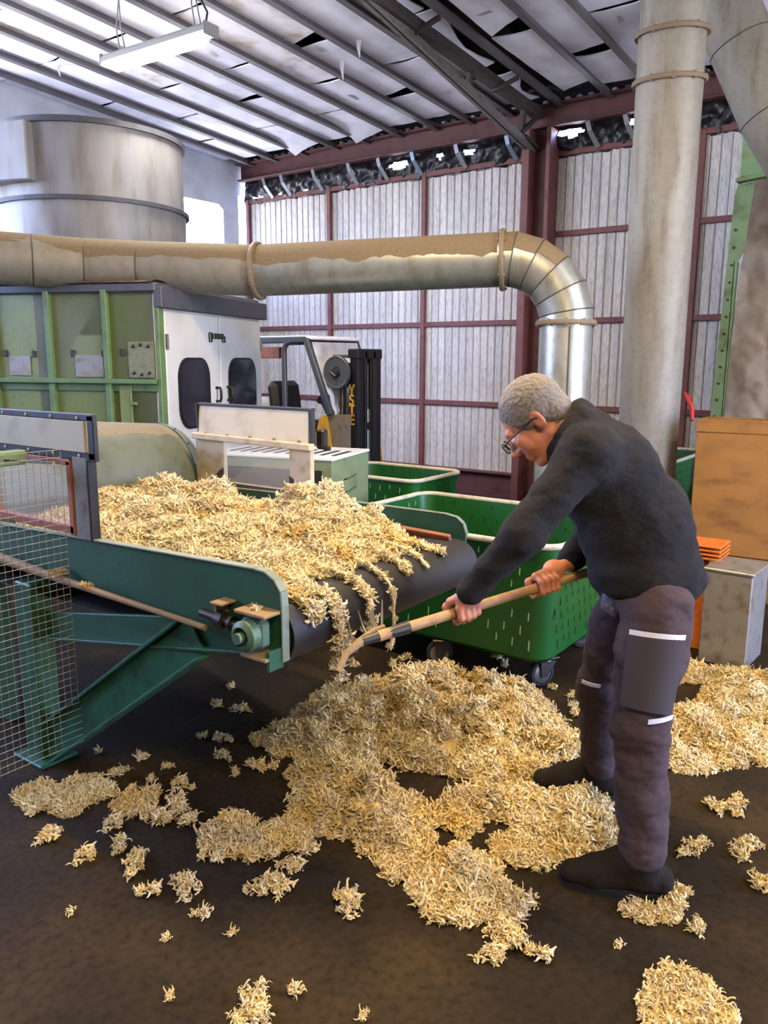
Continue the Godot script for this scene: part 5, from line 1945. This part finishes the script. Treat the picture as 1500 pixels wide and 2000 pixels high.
	# thigh pocket, knee patches and reflective bands: curved sheets that follow the legs
	var wrap := func(a: Vector3, c: Vector3, h0: float, h1: float, r0: float, r1: float, dir: Vector3, half: float, tilt: float, m: Material, called: String, label: String) -> void:
		var ax := (c - a).normalized()
		var e := (dir - ax * dir.dot(ax)).normalized()
		var s := ax.cross(e).normalized()
		var g := []
		for i in 7:
			var v := i / 6.0
			var row := PackedVector3Array()
			for j in 13:
				var q := -1.0 + j / 6.0
				var hh := lerpf(h0, h1, v) + q * tilt
				row.append(a.lerp(c, hh) + (e * cos(q * half) + s * sin(q * half)) * lerpf(r0, r1, v))
			g.append(row)
		var w := wb(t)
		w.sheet(g, 0.003)
		part(w, called, m, t, label)
	var cam := -A
	wrap.call(hipL, kneeL, 0.32, 0.86, 0.116, 0.105, cam + R * -0.25, 0.75, 0.0, M.knee_patch, "thigh_pocket", "black thigh pocket")
	wrap.call(hipL, kneeL, 0.295, 0.33, 0.117, 0.116, cam + R * -0.25, 0.70, 0.012, M.reflective, "reflective_band", "silver band above the pocket")
	wrap.call(hipL, kneeL, 0.89, 0.925, 0.103, 0.101, cam + R * 0.22, 0.38, 0.025, M.reflective, "reflective_band", "silver band below the pocket")
	wrap.call(hipR, kneeR, 0.90, 0.93, 0.096, 0.095, cam + R * -0.8, 0.35, 0.02, M.reflective, "reflective_band", "silver band at the knee")
	# boots
	for q in [[ankL, V(-0.235, 0, 0.115), 1.0], [ankR, V(-0.205, 0, 0.10), 1.0]]:
		b = wb(t)
		var an: Vector3 = q[0]
		var dv: Vector3 = q[1]
		var dn := dv.normalized()
		var base := V(an.x, 0, an.z)
		var heel := base - dn * 0.055
		var ball := base + dn * 0.135
		var toe := base + dn * 0.20
		var boot := [["c", an + Y * 0.02, base + Y * 0.065, 0.055, 0.056], ["c", heel + Y * 0.042, ball + Y * 0.040, 0.042, 0.046], ["c", ball + Y * 0.040, toe + Y * 0.036, 0.046, 0.036],
			["c", an + Y * 0.01, ball + Y * 0.05, 0.052, 0.042], ["s", base + dn * 0.07 - Y * 0.09, V(0.3, 0.092, 0.3), Basis()]]
		nets(b, boot, 0.007, 0.02, 0.003, 14.0, 6)
		var bt := part(b, "boot", M.boot, t)
		b = wb(t)
		var so := PackedVector2Array()
		var sd := V(-dn.z, 0, dn.x)
		for k in 25:
			var a := TAU * k / 24.0
			var f := cos(a)
			so.append(V2(0.07 + f * 0.165, sin(a) * (0.050 if f > -0.2 else 0.043)))
		b.prism(so, Transform3D(Basis(dn, sd, dn.cross(sd)), base + Y * (0.020 if dn.cross(sd).y < 0 else 0.0)), 0.020)
		part(b, "sole", M.rubber, bt)

	# the fork he holds
	var k := thing("wool_fork", "long-handled hay fork with pale ash handle held in both hands", "fork", f0)
	b = wb(k)
	b.tube([f0, f0.lerp(f1, 0.3), f0.lerp(f1, 0.7), f1 + fh * 0.06], [0.0165, 0.0155, 0.015, 0.015], 14)
	part(b, "handle", M.ash_handle, k)
	b = wb(k)
	b.tube([f0 - fh * 0.05, f0 + fh * 0.10], [0.013, 0.019], 12)
	part(b, "socket", M.dark_steel, k)
	b = wb(k)
	var ha := V(-1.318, 0.705, -1.60)
	var hb := V(-1.30, 0.785, -1.79)
	var hm := f0 - fh * 0.055
	b.tube([ha, ha.lerp(hm, 0.5) + V(-0.01, 0.006, 0), hm, hb.lerp(hm, 0.4) + V(-0.004, 0.004, 0), hb], [0.008, 0.010, 0.013, 0.010, 0.008], 10)
	part(b, "head_bar", M.dusty_rod, k)
	for i in 5:
		b = wb(k)
		var p0 := ha.lerp(hb, 0.42 + 0.14 * i) + V(-0.004, 0.0, 0)
		var tip: Vector3 = [V(-1.500, 0.765, -1.865), V(-1.492, 0.745, -1.835), V(-1.487, 0.775, -1.905), V(-1.466, 0.785, -1.955), V(-1.448, 0.790, -1.985)][i]
		b.tube([p0, p0.lerp(tip, 0.5) - Y * 0.01, tip], [0.0045, 0.0042, 0.002], 7)
		part(b, "tine", M.steel, k)

# ---------------------------------------------------------------- wool
var locks: Array[ArrayMesh] = []
var flock: Array[ArrayMesh] = []

# one lock: a knot of flattened curling ribbons with a few fine strands; about one unit long along z
func make_lock(seed: int, ribbons: int, strands: int, curl: float, long: float) -> ArrayMesh:
	var r := RandomNumberGenerator.new()
	r.seed = seed
	var b := MB.new()
	var lead := V(r.randf_range(-0.3, 0.3), r.randf_range(-0.1, 0.15), 1.0).normalized()
	for k in ribbons + strands:
		var thin := k >= ribbons
		var p := V(r.randf_range(-0.34, 0.34), r.randf_range(-0.08, 0.16), r.randf_range(-0.55, 0.0))
		var d := (lead + V(r.randf_range(-0.8, 0.8), r.randf_range(-0.35, 0.35), r.randf_range(-0.3, 0.3))).normalized()
		var turn := V(r.randf_range(-0.6, 0.6), r.randf_range(-1, 1), r.randf_range(-0.6, 0.6)).normalized()
		var pts := []
		var rad := []
		var n := 7
		var fat := r.randf_range(0.02, 0.036) if thin else r.randf_range(0.06, 0.12)
		var l := long * r.randf_range(0.6, 1.0)
		for i in n:
			var t := i / float(n - 1)
			pts.append(p)
			rad.append(fat * r.randf_range(0.7, 1.25) * (0.3 + 0.7 * sin(PI * clampf(t * 0.85 + 0.12, 0.0, 0.97))))
			p += d * (l / (n - 1))
			d = d.rotated(turn, curl * r.randf_range(0.2, 1.0)).normalized()
			turn = turn.rotated(V(r.randf_range(-1, 1), r.randf_range(-1, 1), r.randf_range(-1, 1)).normalized(), 0.8)
		b.flat = 1.0 if thin else r.randf_range(0.35, 0.6)
		b.tube(pts, rad, 4 if thin else 6, false)
	return b.done()

var tone := FastNoiseLite.new()

# colour of a lock: patches of cream, yellow and dull wool, with a little of its own
func wool_color(r: RandomNumberGenerator, belt: bool, at := Vector3.ZERO) -> Color:
	tone.frequency = 3.5
	tone.fractal_octaves = 2
	var c := Color(0.68, 0.52, 0.24)
	if belt:
		c = Color(0.80, 0.70, 0.48)
	var a := tone.get_noise_3dv(at) * 1.5 + r.randf_range(-0.2, 0.2)
	var d := tone.get_noise_3dv(at + Vector3(31, 7, 3)) * 1.8 + r.randf_range(-0.2, 0.2)
	if a > 0.2:
		c = c.lerp(Color(0.75, 0.64, 0.41), clampf(a, 0.0, 0.75))
	elif a < -0.3:
		c = c.lerp(Color(0.52, 0.41, 0.25), clampf(-a, 0.0, 0.7))
	if d > 0.45:
		c = c.lerp(Color(0.68, 0.47, 0.15), clampf(d - 0.2, 0.0, 0.7))
	var k := r.randf_range(0.88, 1.0)
	return Color(c.r * k, c.g * k, c.b * k)

func scatter(parent: Node3D, places: Array, belt: bool, seed: int, called := "wool_locks") -> void:
	var r := RandomNumberGenerator.new()
	r.seed = seed
	var inv := parent.transform.affine_inverse()
	var set: Array[ArrayMesh] = flock if belt else locks
	for q in set.size():
		var mine := []
		for i in places.size():
			if i % set.size() == q:
				mine.append(places[i])
		if mine.is_empty():
			continue
		var mm := MultiMesh.new()
		mm.transform_format = MultiMesh.TRANSFORM_3D
		mm.use_colors = true
		mm.mesh = set[q]
		mm.instance_count = mine.size()
		for i in mine.size():
			mm.set_instance_transform(i, inv * (mine[i] as Transform3D))
			mm.set_instance_color(i, wool_color(r, belt, (mine[i] as Transform3D).origin))
		var o := MultiMeshInstance3D.new()
		o.name = called
		o.multimesh = mm
		o.material_override = M.wool
		parent.add_child(o, true)
		o.set_meta("kind", "stuff")

func edge_distance(p: Vector2, poly: PackedVector2Array) -> float:
	var best := 1e9
	for i in poly.size():
		best = minf(best, p.distance_to(Geometry2D.get_closest_point_to_segment(p, poly[i], poly[(i + 1) % poly.size()])))
	return best if Geometry2D.is_point_in_polygon(p, poly) else -best

# a lumpy skin over a height function; spots are the lock places found on the way
func wool_skin(t: Node3D, hgt: Callable, lo: Vector2, hi: Vector2, y0: float, seed: int, m: Material) -> void:
	var st := 0.0115
	var big := FastNoiseLite.new()
	big.seed = seed
	big.noise_type = FastNoiseLite.TYPE_CELLULAR
	big.cellular_return_type = FastNoiseLite.RETURN_DISTANCE
	big.frequency = 9.0
	big.fractal_type = FastNoiseLite.FRACTAL_NONE
	var small := FastNoiseLite.new()
	small.seed = seed + 1
	small.frequency = 30.0
	small.fractal_octaves = 3
	var nx := int((hi.x - lo.x) / st) + 2
	var nz := int((hi.y - lo.y) / st) + 2
	var hs := []
	var ps := []
	for i in nx:
		var row := PackedFloat32Array()
		var pr := PackedVector3Array()
		for j in nz:
			var p := lo + V2(i, j) * st
			var h: float = hgt.call(p)
			row.append(h)
			var k := clampf(h / 0.03, 0.0, 1.0)
			var w := V(small.get_noise_3d(p.x, p.y, 3.0), small.get_noise_3d(p.x, p.y, 50.0), small.get_noise_3d(p.x, p.y, 90.0))
			pr.append(V(p.x, y0 + maxf(h, -0.006) - 0.042 * k * (0.5 + 0.5 * big.get_noise_2d(p.x, p.y)) + 0.022 * k * w.y, p.y) + V(w.x, 0, w.z) * 0.016)
		hs.append(row)
		ps.append(pr)
	var nn := []
	for i in nx:
		var pr := PackedVector3Array()
		for j in nz:
			var q: Vector3 = (ps[i][mini(j + 1, nz - 1)] - ps[i][maxi(j - 1, 0)]).cross(ps[mini(i + 1, nx - 1)][j] - ps[maxi(i - 1, 0)][j]).normalized()
			pr.append(q if q.y > 0 else -q)
		nn.append(pr)
	var b := wb(t)
	for i in nx - 1:
		for j in nz - 1:
			if maxf(maxf(hs[i][j], hs[i + 1][j]), maxf(hs[i + 1][j + 1], hs[i][j + 1])) <= 0.0:
				continue
			b.quads(ps[i][j], ps[i + 1][j], ps[i + 1][j + 1], ps[i][j + 1], nn[i][j], nn[i + 1][j], nn[i + 1][j + 1], nn[i][j + 1])
	part(b, "wool_mass", m, t)

func wool_pile(called: String, label: String, pts: Array, hmax: float, density: float, seed: int, size := 0.05, group := "") -> void:
	var poly := PackedVector2Array(pts)
	var c := V2(0, 0)
	var lo := V2(1e9, 1e9)
	var hi := -lo
	for p in poly:
		c += p / poly.size()
		lo = lo.min(p)
		hi = hi.max(p)
	var t := thing(called, label, "wool", V(c.x, 0, c.y), 0.0, group)
	var f := FastNoiseLite.new()
	f.seed = seed
	f.frequency = 5.0
	f.fractal_octaves = 3
	var hgt := func(p: Vector2) -> float:
		var d := edge_distance(p, poly) + 0.035 * f.get_noise_2d(p.x * 2.0, p.y * 2.0)
		if d <= 0.0:
			return d
		return hmax * (1.0 - exp(-d / 0.07)) * clampf(0.60 + 1.15 * f.get_noise_2d(p.x, p.y), 0.12, 1.35)
	wool_skin(t, hgt, lo, hi, 0.0, seed, M.wool_mass)
	var r := RandomNumberGenerator.new()
	r.seed = seed
	var area := (hi.x - lo.x) * (hi.y - lo.y)
	var places := []
	for k in int(area * density * 1.45):
		var p := V2(r.randf_range(lo.x, hi.x), r.randf_range(lo.y, hi.y))
		var h: float = hgt.call(p)
		if h < -0.012:
			continue
		var s := size * 0.8 * r.randf_range(0.45, 1.6)
		var bs := Basis(Vector3.UP, r.randf() * TAU) * Basis(Vector3.RIGHT, -r.randf_range(-0.35, 0.5)) * Basis(Vector3.BACK, r.randf_range(-0.7, 0.7))
		places.append(Transform3D(bs.scaled(Vector3.ONE * s), V(p.x, maxf(h - 0.010, 0.003) + 0.002, p.y)))
	scatter(t, places, false, seed)

func build_belt_wool() -> void:
	var t := thing("wool_heap", "large heap of raw cream wool lying on the conveyor belt", "wool", V(-2.3, 0.84, -2.1))
	var f := FastNoiseLite.new()
	f.seed = 77
	f.frequency = 3.2
	f.fractal_octaves = 3
	var bumps := [[-2.95, -2.2, 0.26, 0.30, 0.055], [-2.68, -2.35, 0.24, 0.22, 0.07], [-2.45, -2.05, 0.36, 0.30, 0.045], [-2.05, -2.42, 0.24, 0.18, 0.10], [-1.85, -2.1, 0.26, 0.36, 0.06], [-1.95, -1.85, 0.3, 0.2, 0.03], [-2.65, -1.85, 0.3, 0.16, 0.03], [-3.4, -2.1, 0.3, 0.4, 0.03]]
	var outline := PackedVector2Array([V2(-3.75, -2.64), V2(-2.9, -2.64), V2(-2.30, -2.62), V2(-2.05, -2.62), V2(-1.86, -2.58), V2(-1.74, -2.50), V2(-1.66, -2.42), V2(-1.60, -2.30), V2(-1.65, -2.15), V2(-1.62, -2.0), V2(-1.64, -1.9), V2(-1.60, -1.78), V2(-1.64, -1.70), V2(-1.75, -1.665), V2(-2.0, -1.655), V2(-3.75, -1.655)])
	var hgt := func(p: Vector2) -> float:
		var d := edge_distance(p, outline) + 0.05 * f.get_noise_2d(p.x * 2.0, p.y * 2.0)
		if d <= 0.0:
			return d
		var h := 0.035
		for q in bumps:
			h += q[4] * exp(-pow((p.x - q[0]) / q[2], 2) - pow((p.y - q[1]) / q[3], 2))
		return h * (1.0 - exp(-d / 0.06)) * (1.0 + 0.9 * f.get_noise_2d(p.x * 1.3, p.y * 1.3)) + 0.015 * f.get_noise_2d(p.x * 5.0, p.y * 5.0)
	wool_skin(t, hgt, V2(-3.75, -2.66), V2(-1.5, -1.6), 0.845, 77, M.wool_belt_mass)
	var b: MB
	var r := RandomNumberGenerator.new()
	r.seed = 99
	var places := []
	for k in 11500:
		var p := V2(r.randf_range(-3.6, -1.5), r.randf_range(-2.62, -1.66))
		var h: float = hgt.call(p)
		if h < -0.004:
			continue
		var s := 0.046 * r.randf_range(0.6, 1.5)
		var bs := Basis(Vector3.UP, r.randfn(-0.5, 1.3)) * Basis(Vector3.RIGHT, -r.randf_range(-0.35, 0.45)) * Basis(Vector3.BACK, r.randf_range(-0.7, 0.7))
		places.append(Transform3D(bs.scaled(Vector3.ONE * s), V(p.x, 0.845 + maxf(h - 0.010, 0.004), p.y)))
	# strands that slip over the nose of the belt
	var falls := [
		[[V(-1.72, 0.88, -1.74), V(-1.55, 0.865, -1.76), V(-1.47, 0.82, -1.775), V(-1.452, 0.74, -1.785), V(-1.46, 0.66, -1.79), V(-1.455, 0.60, -1.785)], 0.026],
		[[V(-1.70, 0.88, -1.68), V(-1.58, 0.865, -1.68), V(-1.50, 0.845, -1.685), V(-1.47, 0.80, -1.70)], 0.028],
		[[V(-1.68, 0.89, -1.92), V(-1.53, 0.865, -1.93), V(-1.465, 0.815, -1.935), V(-1.45, 0.74, -1.93), V(-1.46, 0.69, -1.93)], 0.020],
		[[V(-1.72, 0.89, -2.1), V(-1.55, 0.868, -2.06), V(-1.462, 0.82, -2.05), V(-1.445, 0.74, -2.045), V(-1.45, 0.66, -2.05), V(-1.46, 0.60, -2.05)], 0.015],
		[[V(-1.72, 0.89, -2.22), V(-1.56, 0.868, -2.2), V(-1.48, 0.83, -2.19)], 0.02],
		[[V(-1.75, 0.90, -2.4), V(-1.58, 0.868, -2.42), V(-1.50, 0.85, -2.45)], 0.022],
		[[V(-1.70, 0.90, -2.3), V(-1.55, 0.868, -2.31), V(-1.475, 0.825, -2.30)], 0.014]]
	for q in falls:
		var pts: Array = q[0]
		b = wb(t)
		var cur := Curve3D.new()
		cur.bake_interval = 0.01
		for i in pts.size():
			var dd: Vector3 = (pts[mini(i + 1, pts.size() - 1)] - pts[maxi(i - 1, 0)]) * 0.2
			cur.add_point(pts[i], -dd, dd)
		var l := cur.get_baked_length()
		var path := []
		var rad := []
		var n := int(l / 0.02) + 2
		for i in n:
			var p := cur.sample_baked(l * i / (n - 1))
			path.append(p + V(0, 0, 0.006 * f.get_noise_2d(i * 0.7, q[1] * 900.0)))
			rad.append(float(q[1]) * 0.55 * (0.75 + 0.5 * f.get_noise_2d(i * 0.5, q[1] * 500.0)))
		b.tube(path, rad, 8)
		part(b, "hanging_strand", M.wool_belt_mass, t)
		for k in int(l * 150.0 * (q[1] / 0.02)):
			var a := r.randf() * l
			var p := cur.sample_baked(a)
			var d := (cur.sample_baked(minf(l, a + 0.01)) - cur.sample_baked(maxf(0.0, a - 0.01))).normalized()
			var side := d.cross(V(0.1, 0.3, 1).normalized()).normalized()
			var bs := Basis(side, d.cross(side) * -1.0, d).orthonormalized() * Basis(Vector3.BACK, r.randf() * TAU) * Basis(Vector3.RIGHT, r.randf_range(-0.5, 0.5))
			places.append(Transform3D(bs.scaled(Vector3.ONE * 1.6 * float(q[1]) * r.randf_range(0.7, 1.3)), p + V(r.randfn(0, 0.2), r.randfn(0, 0.2), r.randfn(0, 0.25)) * float(q[1])))
	scatter(t, places, true, 12)

# a loose scrap: one small mesh of a few locks
func make_scrap(seed: int, count: int, spread: float) -> ArrayMesh:
	var r := RandomNumberGenerator.new()
	r.seed = seed
	var b := MB.new()
	b.tinted = true
	var dir := r.randf() * TAU
	for k in count:
		var u := r.randfn(0, 0.5)
		var p := V(cos(dir) * u, 0, sin(dir) * u) * spread + V(r.randfn(0, 0.25), 0, r.randfn(0, 0.25)) * spread
		var bs := Basis(Vector3.UP, r.randf() * TAU) * Basis(Vector3.RIGHT, -r.randf_range(-0.1, 0.6)) * Basis(Vector3.BACK, r.randf_range(-0.6, 0.6))
		b.tint = wool_color(r, false, V(r.randf() * 9, 0, 0))
		b.add(locks[r.randi_range(0, locks.size() - 1)], Transform3D(bs.scaled(Vector3.ONE * 0.034 * r.randf_range(0.6, 1.4)), V(p.x, 0.007 + r.randf() * 0.5 * spread * exp(-p.length_squared() / (spread * spread)), p.z)))
	return b.done()

func build_wool() -> void:
	for k in 7:
		locks.append(make_lock(100 + k, 10, 5, 1.15, 0.8))
	for k in 7:
		flock.append(make_lock(200 + k, 10, 5, 0.9, 0.8))
	build_belt_wool()
	wool_pile("wool_pile", "largest pile of raw wool on the floor, between the conveyor's end and the worker's feet", [V2(-2.22, -2.16), V2(-2.22, -2.39), V2(-2.30, -2.71), V2(-2.14, -2.88), V2(-2.15, -3.11), V2(-2.04, -3.25), V2(-1.82, -3.24), V2(-1.63, -3.31), V2(-1.45, -3.24), V2(-1.30, -3.06), V2(-1.14, -2.94), V2(-1.10, -2.80), V2(-1.18, -2.68), V2(-1.13, -2.53), V2(-1.19, -2.40), V2(-1.29, -2.43), V2(-1.46, -2.38), V2(-1.61, -2.34), V2(-1.72, -2.40), V2(-1.72, -2.29), V2(-1.57, -2.20), V2(-1.35, -2.13), V2(-1.29, -2.02), V2(-1.20, -1.84), V2(-1.24, -1.76), V2(-1.34, -1.82), V2(-1.47, -1.85), V2(-1.58, -1.81), V2(-1.72, -1.85), V2(-1.81, -1.98), V2(-1.91, -2.03), V2(-1.92, -2.18), V2(-2.07, -2.14)], 0.115, 4300, 31)
	wool_pile("wool_pile", "long clump of wool trailing from the big pile to the worker's front boot", [V2(-1.35, -2.17), V2(-1.31, -2.39), V2(-1.17, -2.41), V2(-1.05, -2.49), V2(-1.03, -2.69), V2(-0.91, -2.58), V2(-0.77, -2.41), V2(-0.76, -2.31), V2(-0.85, -2.20), V2(-1.01, -2.26), V2(-1.10, -2.27), V2(-1.19, -2.20), V2(-1.18, -2.06), V2(-1.28, -2.10)], 0.10, 4300, 32)
	wool_pile("wool_pile", "fluffy clump of wool alone on the floor below the big pile, before the boot's toe", [V2(-1.18, -1.76), V2(-1.16, -1.90), V2(-1.19, -2.00), V2(-1.07, -2.01), V2(-0.97, -1.94), V2(-0.86, -1.92), V2(-0.86, -1.81), V2(-0.92, -1.78), V2(-1.00, -1.73), V2(-1.04, -1.69)], 0.085, 4800, 33)
	wool_pile("wool_pile", "small round clump of wool touching the worker's boot toe", [V2(-1.09, -2.10), V2(-1.05, -2.22), V2(-0.92, -2.24), V2(-0.87, -2.14), V2(-0.94, -2.07), V2(-1.01, -2.03)], 0.06, 4800, 34, 0.045)
	wool_pile("wool_tuft", "round spiky tuft of wool left of the big pile", [V2(-1.89, -1.60), V2(-1.91, -1.70), V2(-1.84, -1.74), V2(-1.73, -1.67), V2(-1.71, -1.57), V2(-1.79, -1.54)], 0.06, 5200, 35, 0.045)
	wool_pile("wool_tuft", "curved tuft of wool with a yellow spot between round tuft and big pile", [V2(-1.70, -1.58), V2(-1.76, -1.73), V2(-1.71, -1.81), V2(-1.62, -1.82), V2(-1.54, -1.73), V2(-1.60, -1.70), V2(-1.63, -1.67), V2(-1.65, -1.57)], 0.045, 5200, 36, 0.042)
	wool_pile("wool_tuft", "leftmost pinkish wool tuft near the foot of the mesh guard", [V2(-2.58, -1.34), V2(-2.63, -1.44), V2(-2.53, -1.46), V2(-2.42, -1.41), V2(-2.46, -1.31)], 0.04, 4600, 37, 0.042)
	wool_pile("wool_tuft", "wide ragged wool tuft just right of the leftmost one", [V2(-2.49, -1.44), V2(-2.55, -1.56), V2(-2.46, -1.58), V2(-2.35, -1.59), V2(-2.32, -1.51), V2(-2.35, -1.41), V2(-2.39, -1.36)], 0.045, 4600, 38, 0.042)
	wool_pile("wool_tuft", "upright wool tuft in the row of tufts before the conveyor leg, third from left", [V2(-2.21, -1.49), V2(-2.31, -1.60), V2(-2.24, -1.67), V2(-2.13, -1.54)], 0.045, 4600, 39, 0.042)
	wool_pile("wool_pile", "broad pile of wool at the right behind the worker's legs", [V2(-0.92, -3.37), V2(-0.83, -3.59), V2(-0.85, -3.80), V2(-0.84, -4.10), V2(-0.69, -4.13), V2(-0.45, -4.32), V2(-0.31, -3.85), V2(-0.32, -3.34), V2(-0.56, -3.15), V2(-0.67, -2.97), V2(-0.81, -2.92), V2(-1.0, -3.1)], 0.09, 4300, 40)
	wool_pile("wool_pile", "thin wool clump lying before the orange stand's foot", [V2(-1.08, -3.95), V2(-1.03, -4.12), V2(-0.90, -4.08), V2(-0.87, -3.89), V2(-1.02, -3.79)], 0.05, 4300, 41)
	wool_pile("wool_tuft", "wool tuft at the bottom edge of the view, nearest to the viewer", [V2(-0.50, -1.82), V2(-0.45, -1.91), V2(-0.38, -1.91), V2(-0.28, -1.79), V2(-0.40, -1.64)], 0.055, 5200, 42, 0.042)
	wool_pile("wool_tuft", "pale yellow wool tuft curled round the heel of the worker's near boot", [V2(-0.65, -2.05), V2(-0.575, -2.09), V2(-0.545, -2.15), V2(-0.56, -2.235), V2(-0.52, -2.23), V2(-0.49, -2.15), V2(-0.53, -2.06), V2(-0.60, -2.03)], 0.045, 6000, 43, 0.036)
	var kinds := []
	for k in 12:
		kinds.append(make_scrap(300 + k, [2, 6, 11, 20][k / 3], [0.012, 0.022, 0.034, 0.052][k / 3]))
	var r := RandomNumberGenerator.new()
	r.seed = 8
	var spots := [[-2.22, -1.98, 2], [-2.47, -2.32, 2], [-2.69, -2.48, 0], [-2.42, -2.05, 1], [-2.33, -2.09, 2], [-2.20, -2.46, 1], [-2.31, -2.83, 2], [-2.45, -2.94, 1], [-2.19, -2.96, 1], [-2.33, -1.80, 1], [-2.19, -1.74, 2], [-2.14, -1.76, 0], [-2.08, -1.64, 3], [-2.07, -1.55, 3], [-1.98, -1.60, 2], [-2.17, -1.44, 2], [-2.04, -1.38, 2], [-2.09, -1.28, 2], [-2.28, -1.27, 2], [-1.93, -1.35, 3], [-2.24, -1.66, 1], [-1.79, -1.28, 2], [-1.72, -1.37, 3], [-1.59, -1.32, 1], [-1.52, -1.52, 3], [-1.49, -1.53, 2], [-1.29, -1.61, 3], [-1.53, -1.63, 2], [-1.63, -1.65, 1], [-2.44, -1.65, 2], [-2.48, -1.79, 1], [-2.30, -1.69, 0], [-2.65, -1.72, 0], [-2.93, -1.94, 1], [-2.89, -1.99, 1], [-1.79, -1.49, 0], [-1.75, -1.52, 1], [-1.42, -1.07, 0], [-1.18, -1.26, 0], [-1.46, -1.31, 0], [-1.23, -1.17, 3], [-1.22, -1.13, 2], [-0.83, -1.73, 3], [-0.87, -1.77, 2], [-0.76, -1.73, 2], [-0.85, -1.66, 2], [-0.55, -2.46, 3], [-0.50, -2.80, 3], [-0.56, -2.75, 2], [-0.42, -2.58, 2], [-0.42, -2.51, 1], [-0.34, -2.40, 3], [-0.44, -2.09, 1], [-0.78, -4.03, 3], [-0.55, -4.70, 2], [-1.35, -3.35, 1], [-1.25, -3.19, 2], [-1.30, -3.25, 1], [-1.78, -3.51, 1], [-1.46, -3.38, 0], [-2.10, -3.45, 1], [-1.86, -3.58, 1], [-2.23, -3.26, 2], [-2.24, -3.17, 1], [-2.61, -3.17, 1], [-2.40, -3.05, 1], [-1.06, -3.18, 1], [-0.5, -5.07, 2], [-2.09, -1.92, 1], [-2.06, -2.00, 2], [-2.01, -2.04, 1], [-3.09, -2.18, 1], [-2.32, -2.74, 1], [-1.72, -1.75, 2], [-2.6, -2.3, 1], [-1.9, -1.1, 0], [-1.0, -1.3, 0], [-0.6, -1.9, 0], [-0.35, -2.7, 0], [-1.6, -1.2, 0]]
	for q in [[V(-2.53, 0.795, -1.53), "wool tuft snagged on the adjusting rod near the conveyor's leg", 10], [V(-2.36, 0.782, -1.53), "second wool tuft on the adjusting rod, nearer the bearing", 7], [V(-1.56, 0.853, -1.535), "wool fluff lying on the bearing guide plate", 4]]:
		var o := MeshInstance3D.new()
		o.name = numbered("wool_tuft")
		o.mesh = kinds[q[2]]
		o.material_override = M.wool
		add_child(o)
		o.position = q[0]
		o.scale = Vector3.ONE * 0.55
		tag(o, q[1], "wool")
	var i := 0
	for s in spots:
		var o := MeshInstance3D.new()
		o.name = numbered("wool_scrap")
		o.mesh = kinds[int(s[2]) * 3 + r.randi_range(0, 2)]
		o.material_override = M.wool
		add_child(o)
		o.position = V(s[0], 0, s[1])
		o.rotation.y = r.randf() * TAU
		var x: float = s[0]
		var z: float = s[1]
		var where := "on open floor left of the big wool pile"
		if x < -2.5:
			where = "under the conveyor's near leg and brace"
		elif z < -3.1 and x < -1.2:
			where = "on the floor round the green bin's casters"
		elif z < -2.7 and x < -2.1:
			where = "on dark floor below the belt's end"
		elif z < -4.0:
			where = "beside the galvanised box"
		elif x > -0.7 and z < -2.2:
			where = "on bare floor right of the worker's legs"
		elif x > -0.95 and z < -1.6:
			where = "on the floor round the near boot"
		elif z > -1.4 and x > -1.55:
			where = "on the bare foreground floor"
		elif x > -1.6:
			where = "just below the big wool pile"
		elif z > -1.62 and x < -1.9:
			where = "in the row of tufts at left"
		var kind: String = ["tiny wool fleck", "small wool scrap", "ragged wool scrap", "stringy wool scrap"][s[2]]
		tag(o, "%s %s" % [kind, where], "wool", "%ss %s" % [kind, where])
		i += 1

# ---------------------------------------------------------------- the scene
func _ready() -> void:
	var cam := Camera3D.new()
	cam.name = "camera"
	cam.fov = 65.33
	cam.near = 0.05
	cam.far = 200.0
	cam.position = V(0, 1.55, 0)
	cam.rotation_order = EULER_ORDER_YXZ
	cam.rotation = V(deg_to_rad(-10.9), deg_to_rad(36.0), deg_to_rad(0.2))
	add_child(cam)
	cam.current = true
	var we := WorldEnvironment.new()
	we.name = "surroundings"
	var env := Environment.new()
	env.background_mode = Environment.BG_SKY
	var sky := Sky.new()
	var sm := ProceduralSkyMaterial.new()
	sm.sky_top_color = Color(0.60, 0.71, 1.0)
	sm.sky_horizon_color = Color(0.80, 0.86, 1.0)
	sm.ground_bottom_color = Color(0.76, 0.77, 0.82)
	sm.ground_horizon_color = Color(0.80, 0.82, 0.88)
	sm.sky_energy_multiplier = 1.0
	sky.sky_material = sm
	env.sky = sky
	env.background_energy_multiplier = 22.0
	env.tonemap_mode = Environment.TONE_MAPPER_LINEAR
	env.tonemap_exposure = 1.4
	env.sdfgi_enabled = true
	env.ssao_enabled = true
	env.ssil_enabled = true
	we.environment = env
	add_child(we)
	make_materials()
	lamp("fluorescent_light", "lit fluorescent batten hanging on chains under the white boards", V(-5.77, 3.80, -4.23), V(-4.62, 3.80, -4.27), Color(1.0, 0.97, 0.92), 9.0)
	lamp("fluorescent_light", "fluorescent batten above the big wool pile, out of view", V(-2.2, 3.9, -2.3), V(-1.0, 3.9, -2.3), Color(1.0, 0.87, 0.64), 13.0)
	lamp("fluorescent_light", "low-hung fluorescent batten beside the viewer, out of view", V(0.1, 3.0, -0.3), V(1.3, 3.0, -0.3), Color(1.0, 0.87, 0.64), 9.5)
	lamp("fluorescent_light", "fluorescent batten near the back wall's right end, out of view", V(0.9, 3.7, -4.4), V(2.1, 3.7, -4.4), Color(1.0, 0.95, 0.88), 9.0)
	build_shell()
	build_cyclone()
	build_machine()
	build_ducts()
	build_drum()
	build_conveyor()
	build_control_box()
	build_forklift()
	build_bins()
	build_right()
	build_person()
	build_wool()
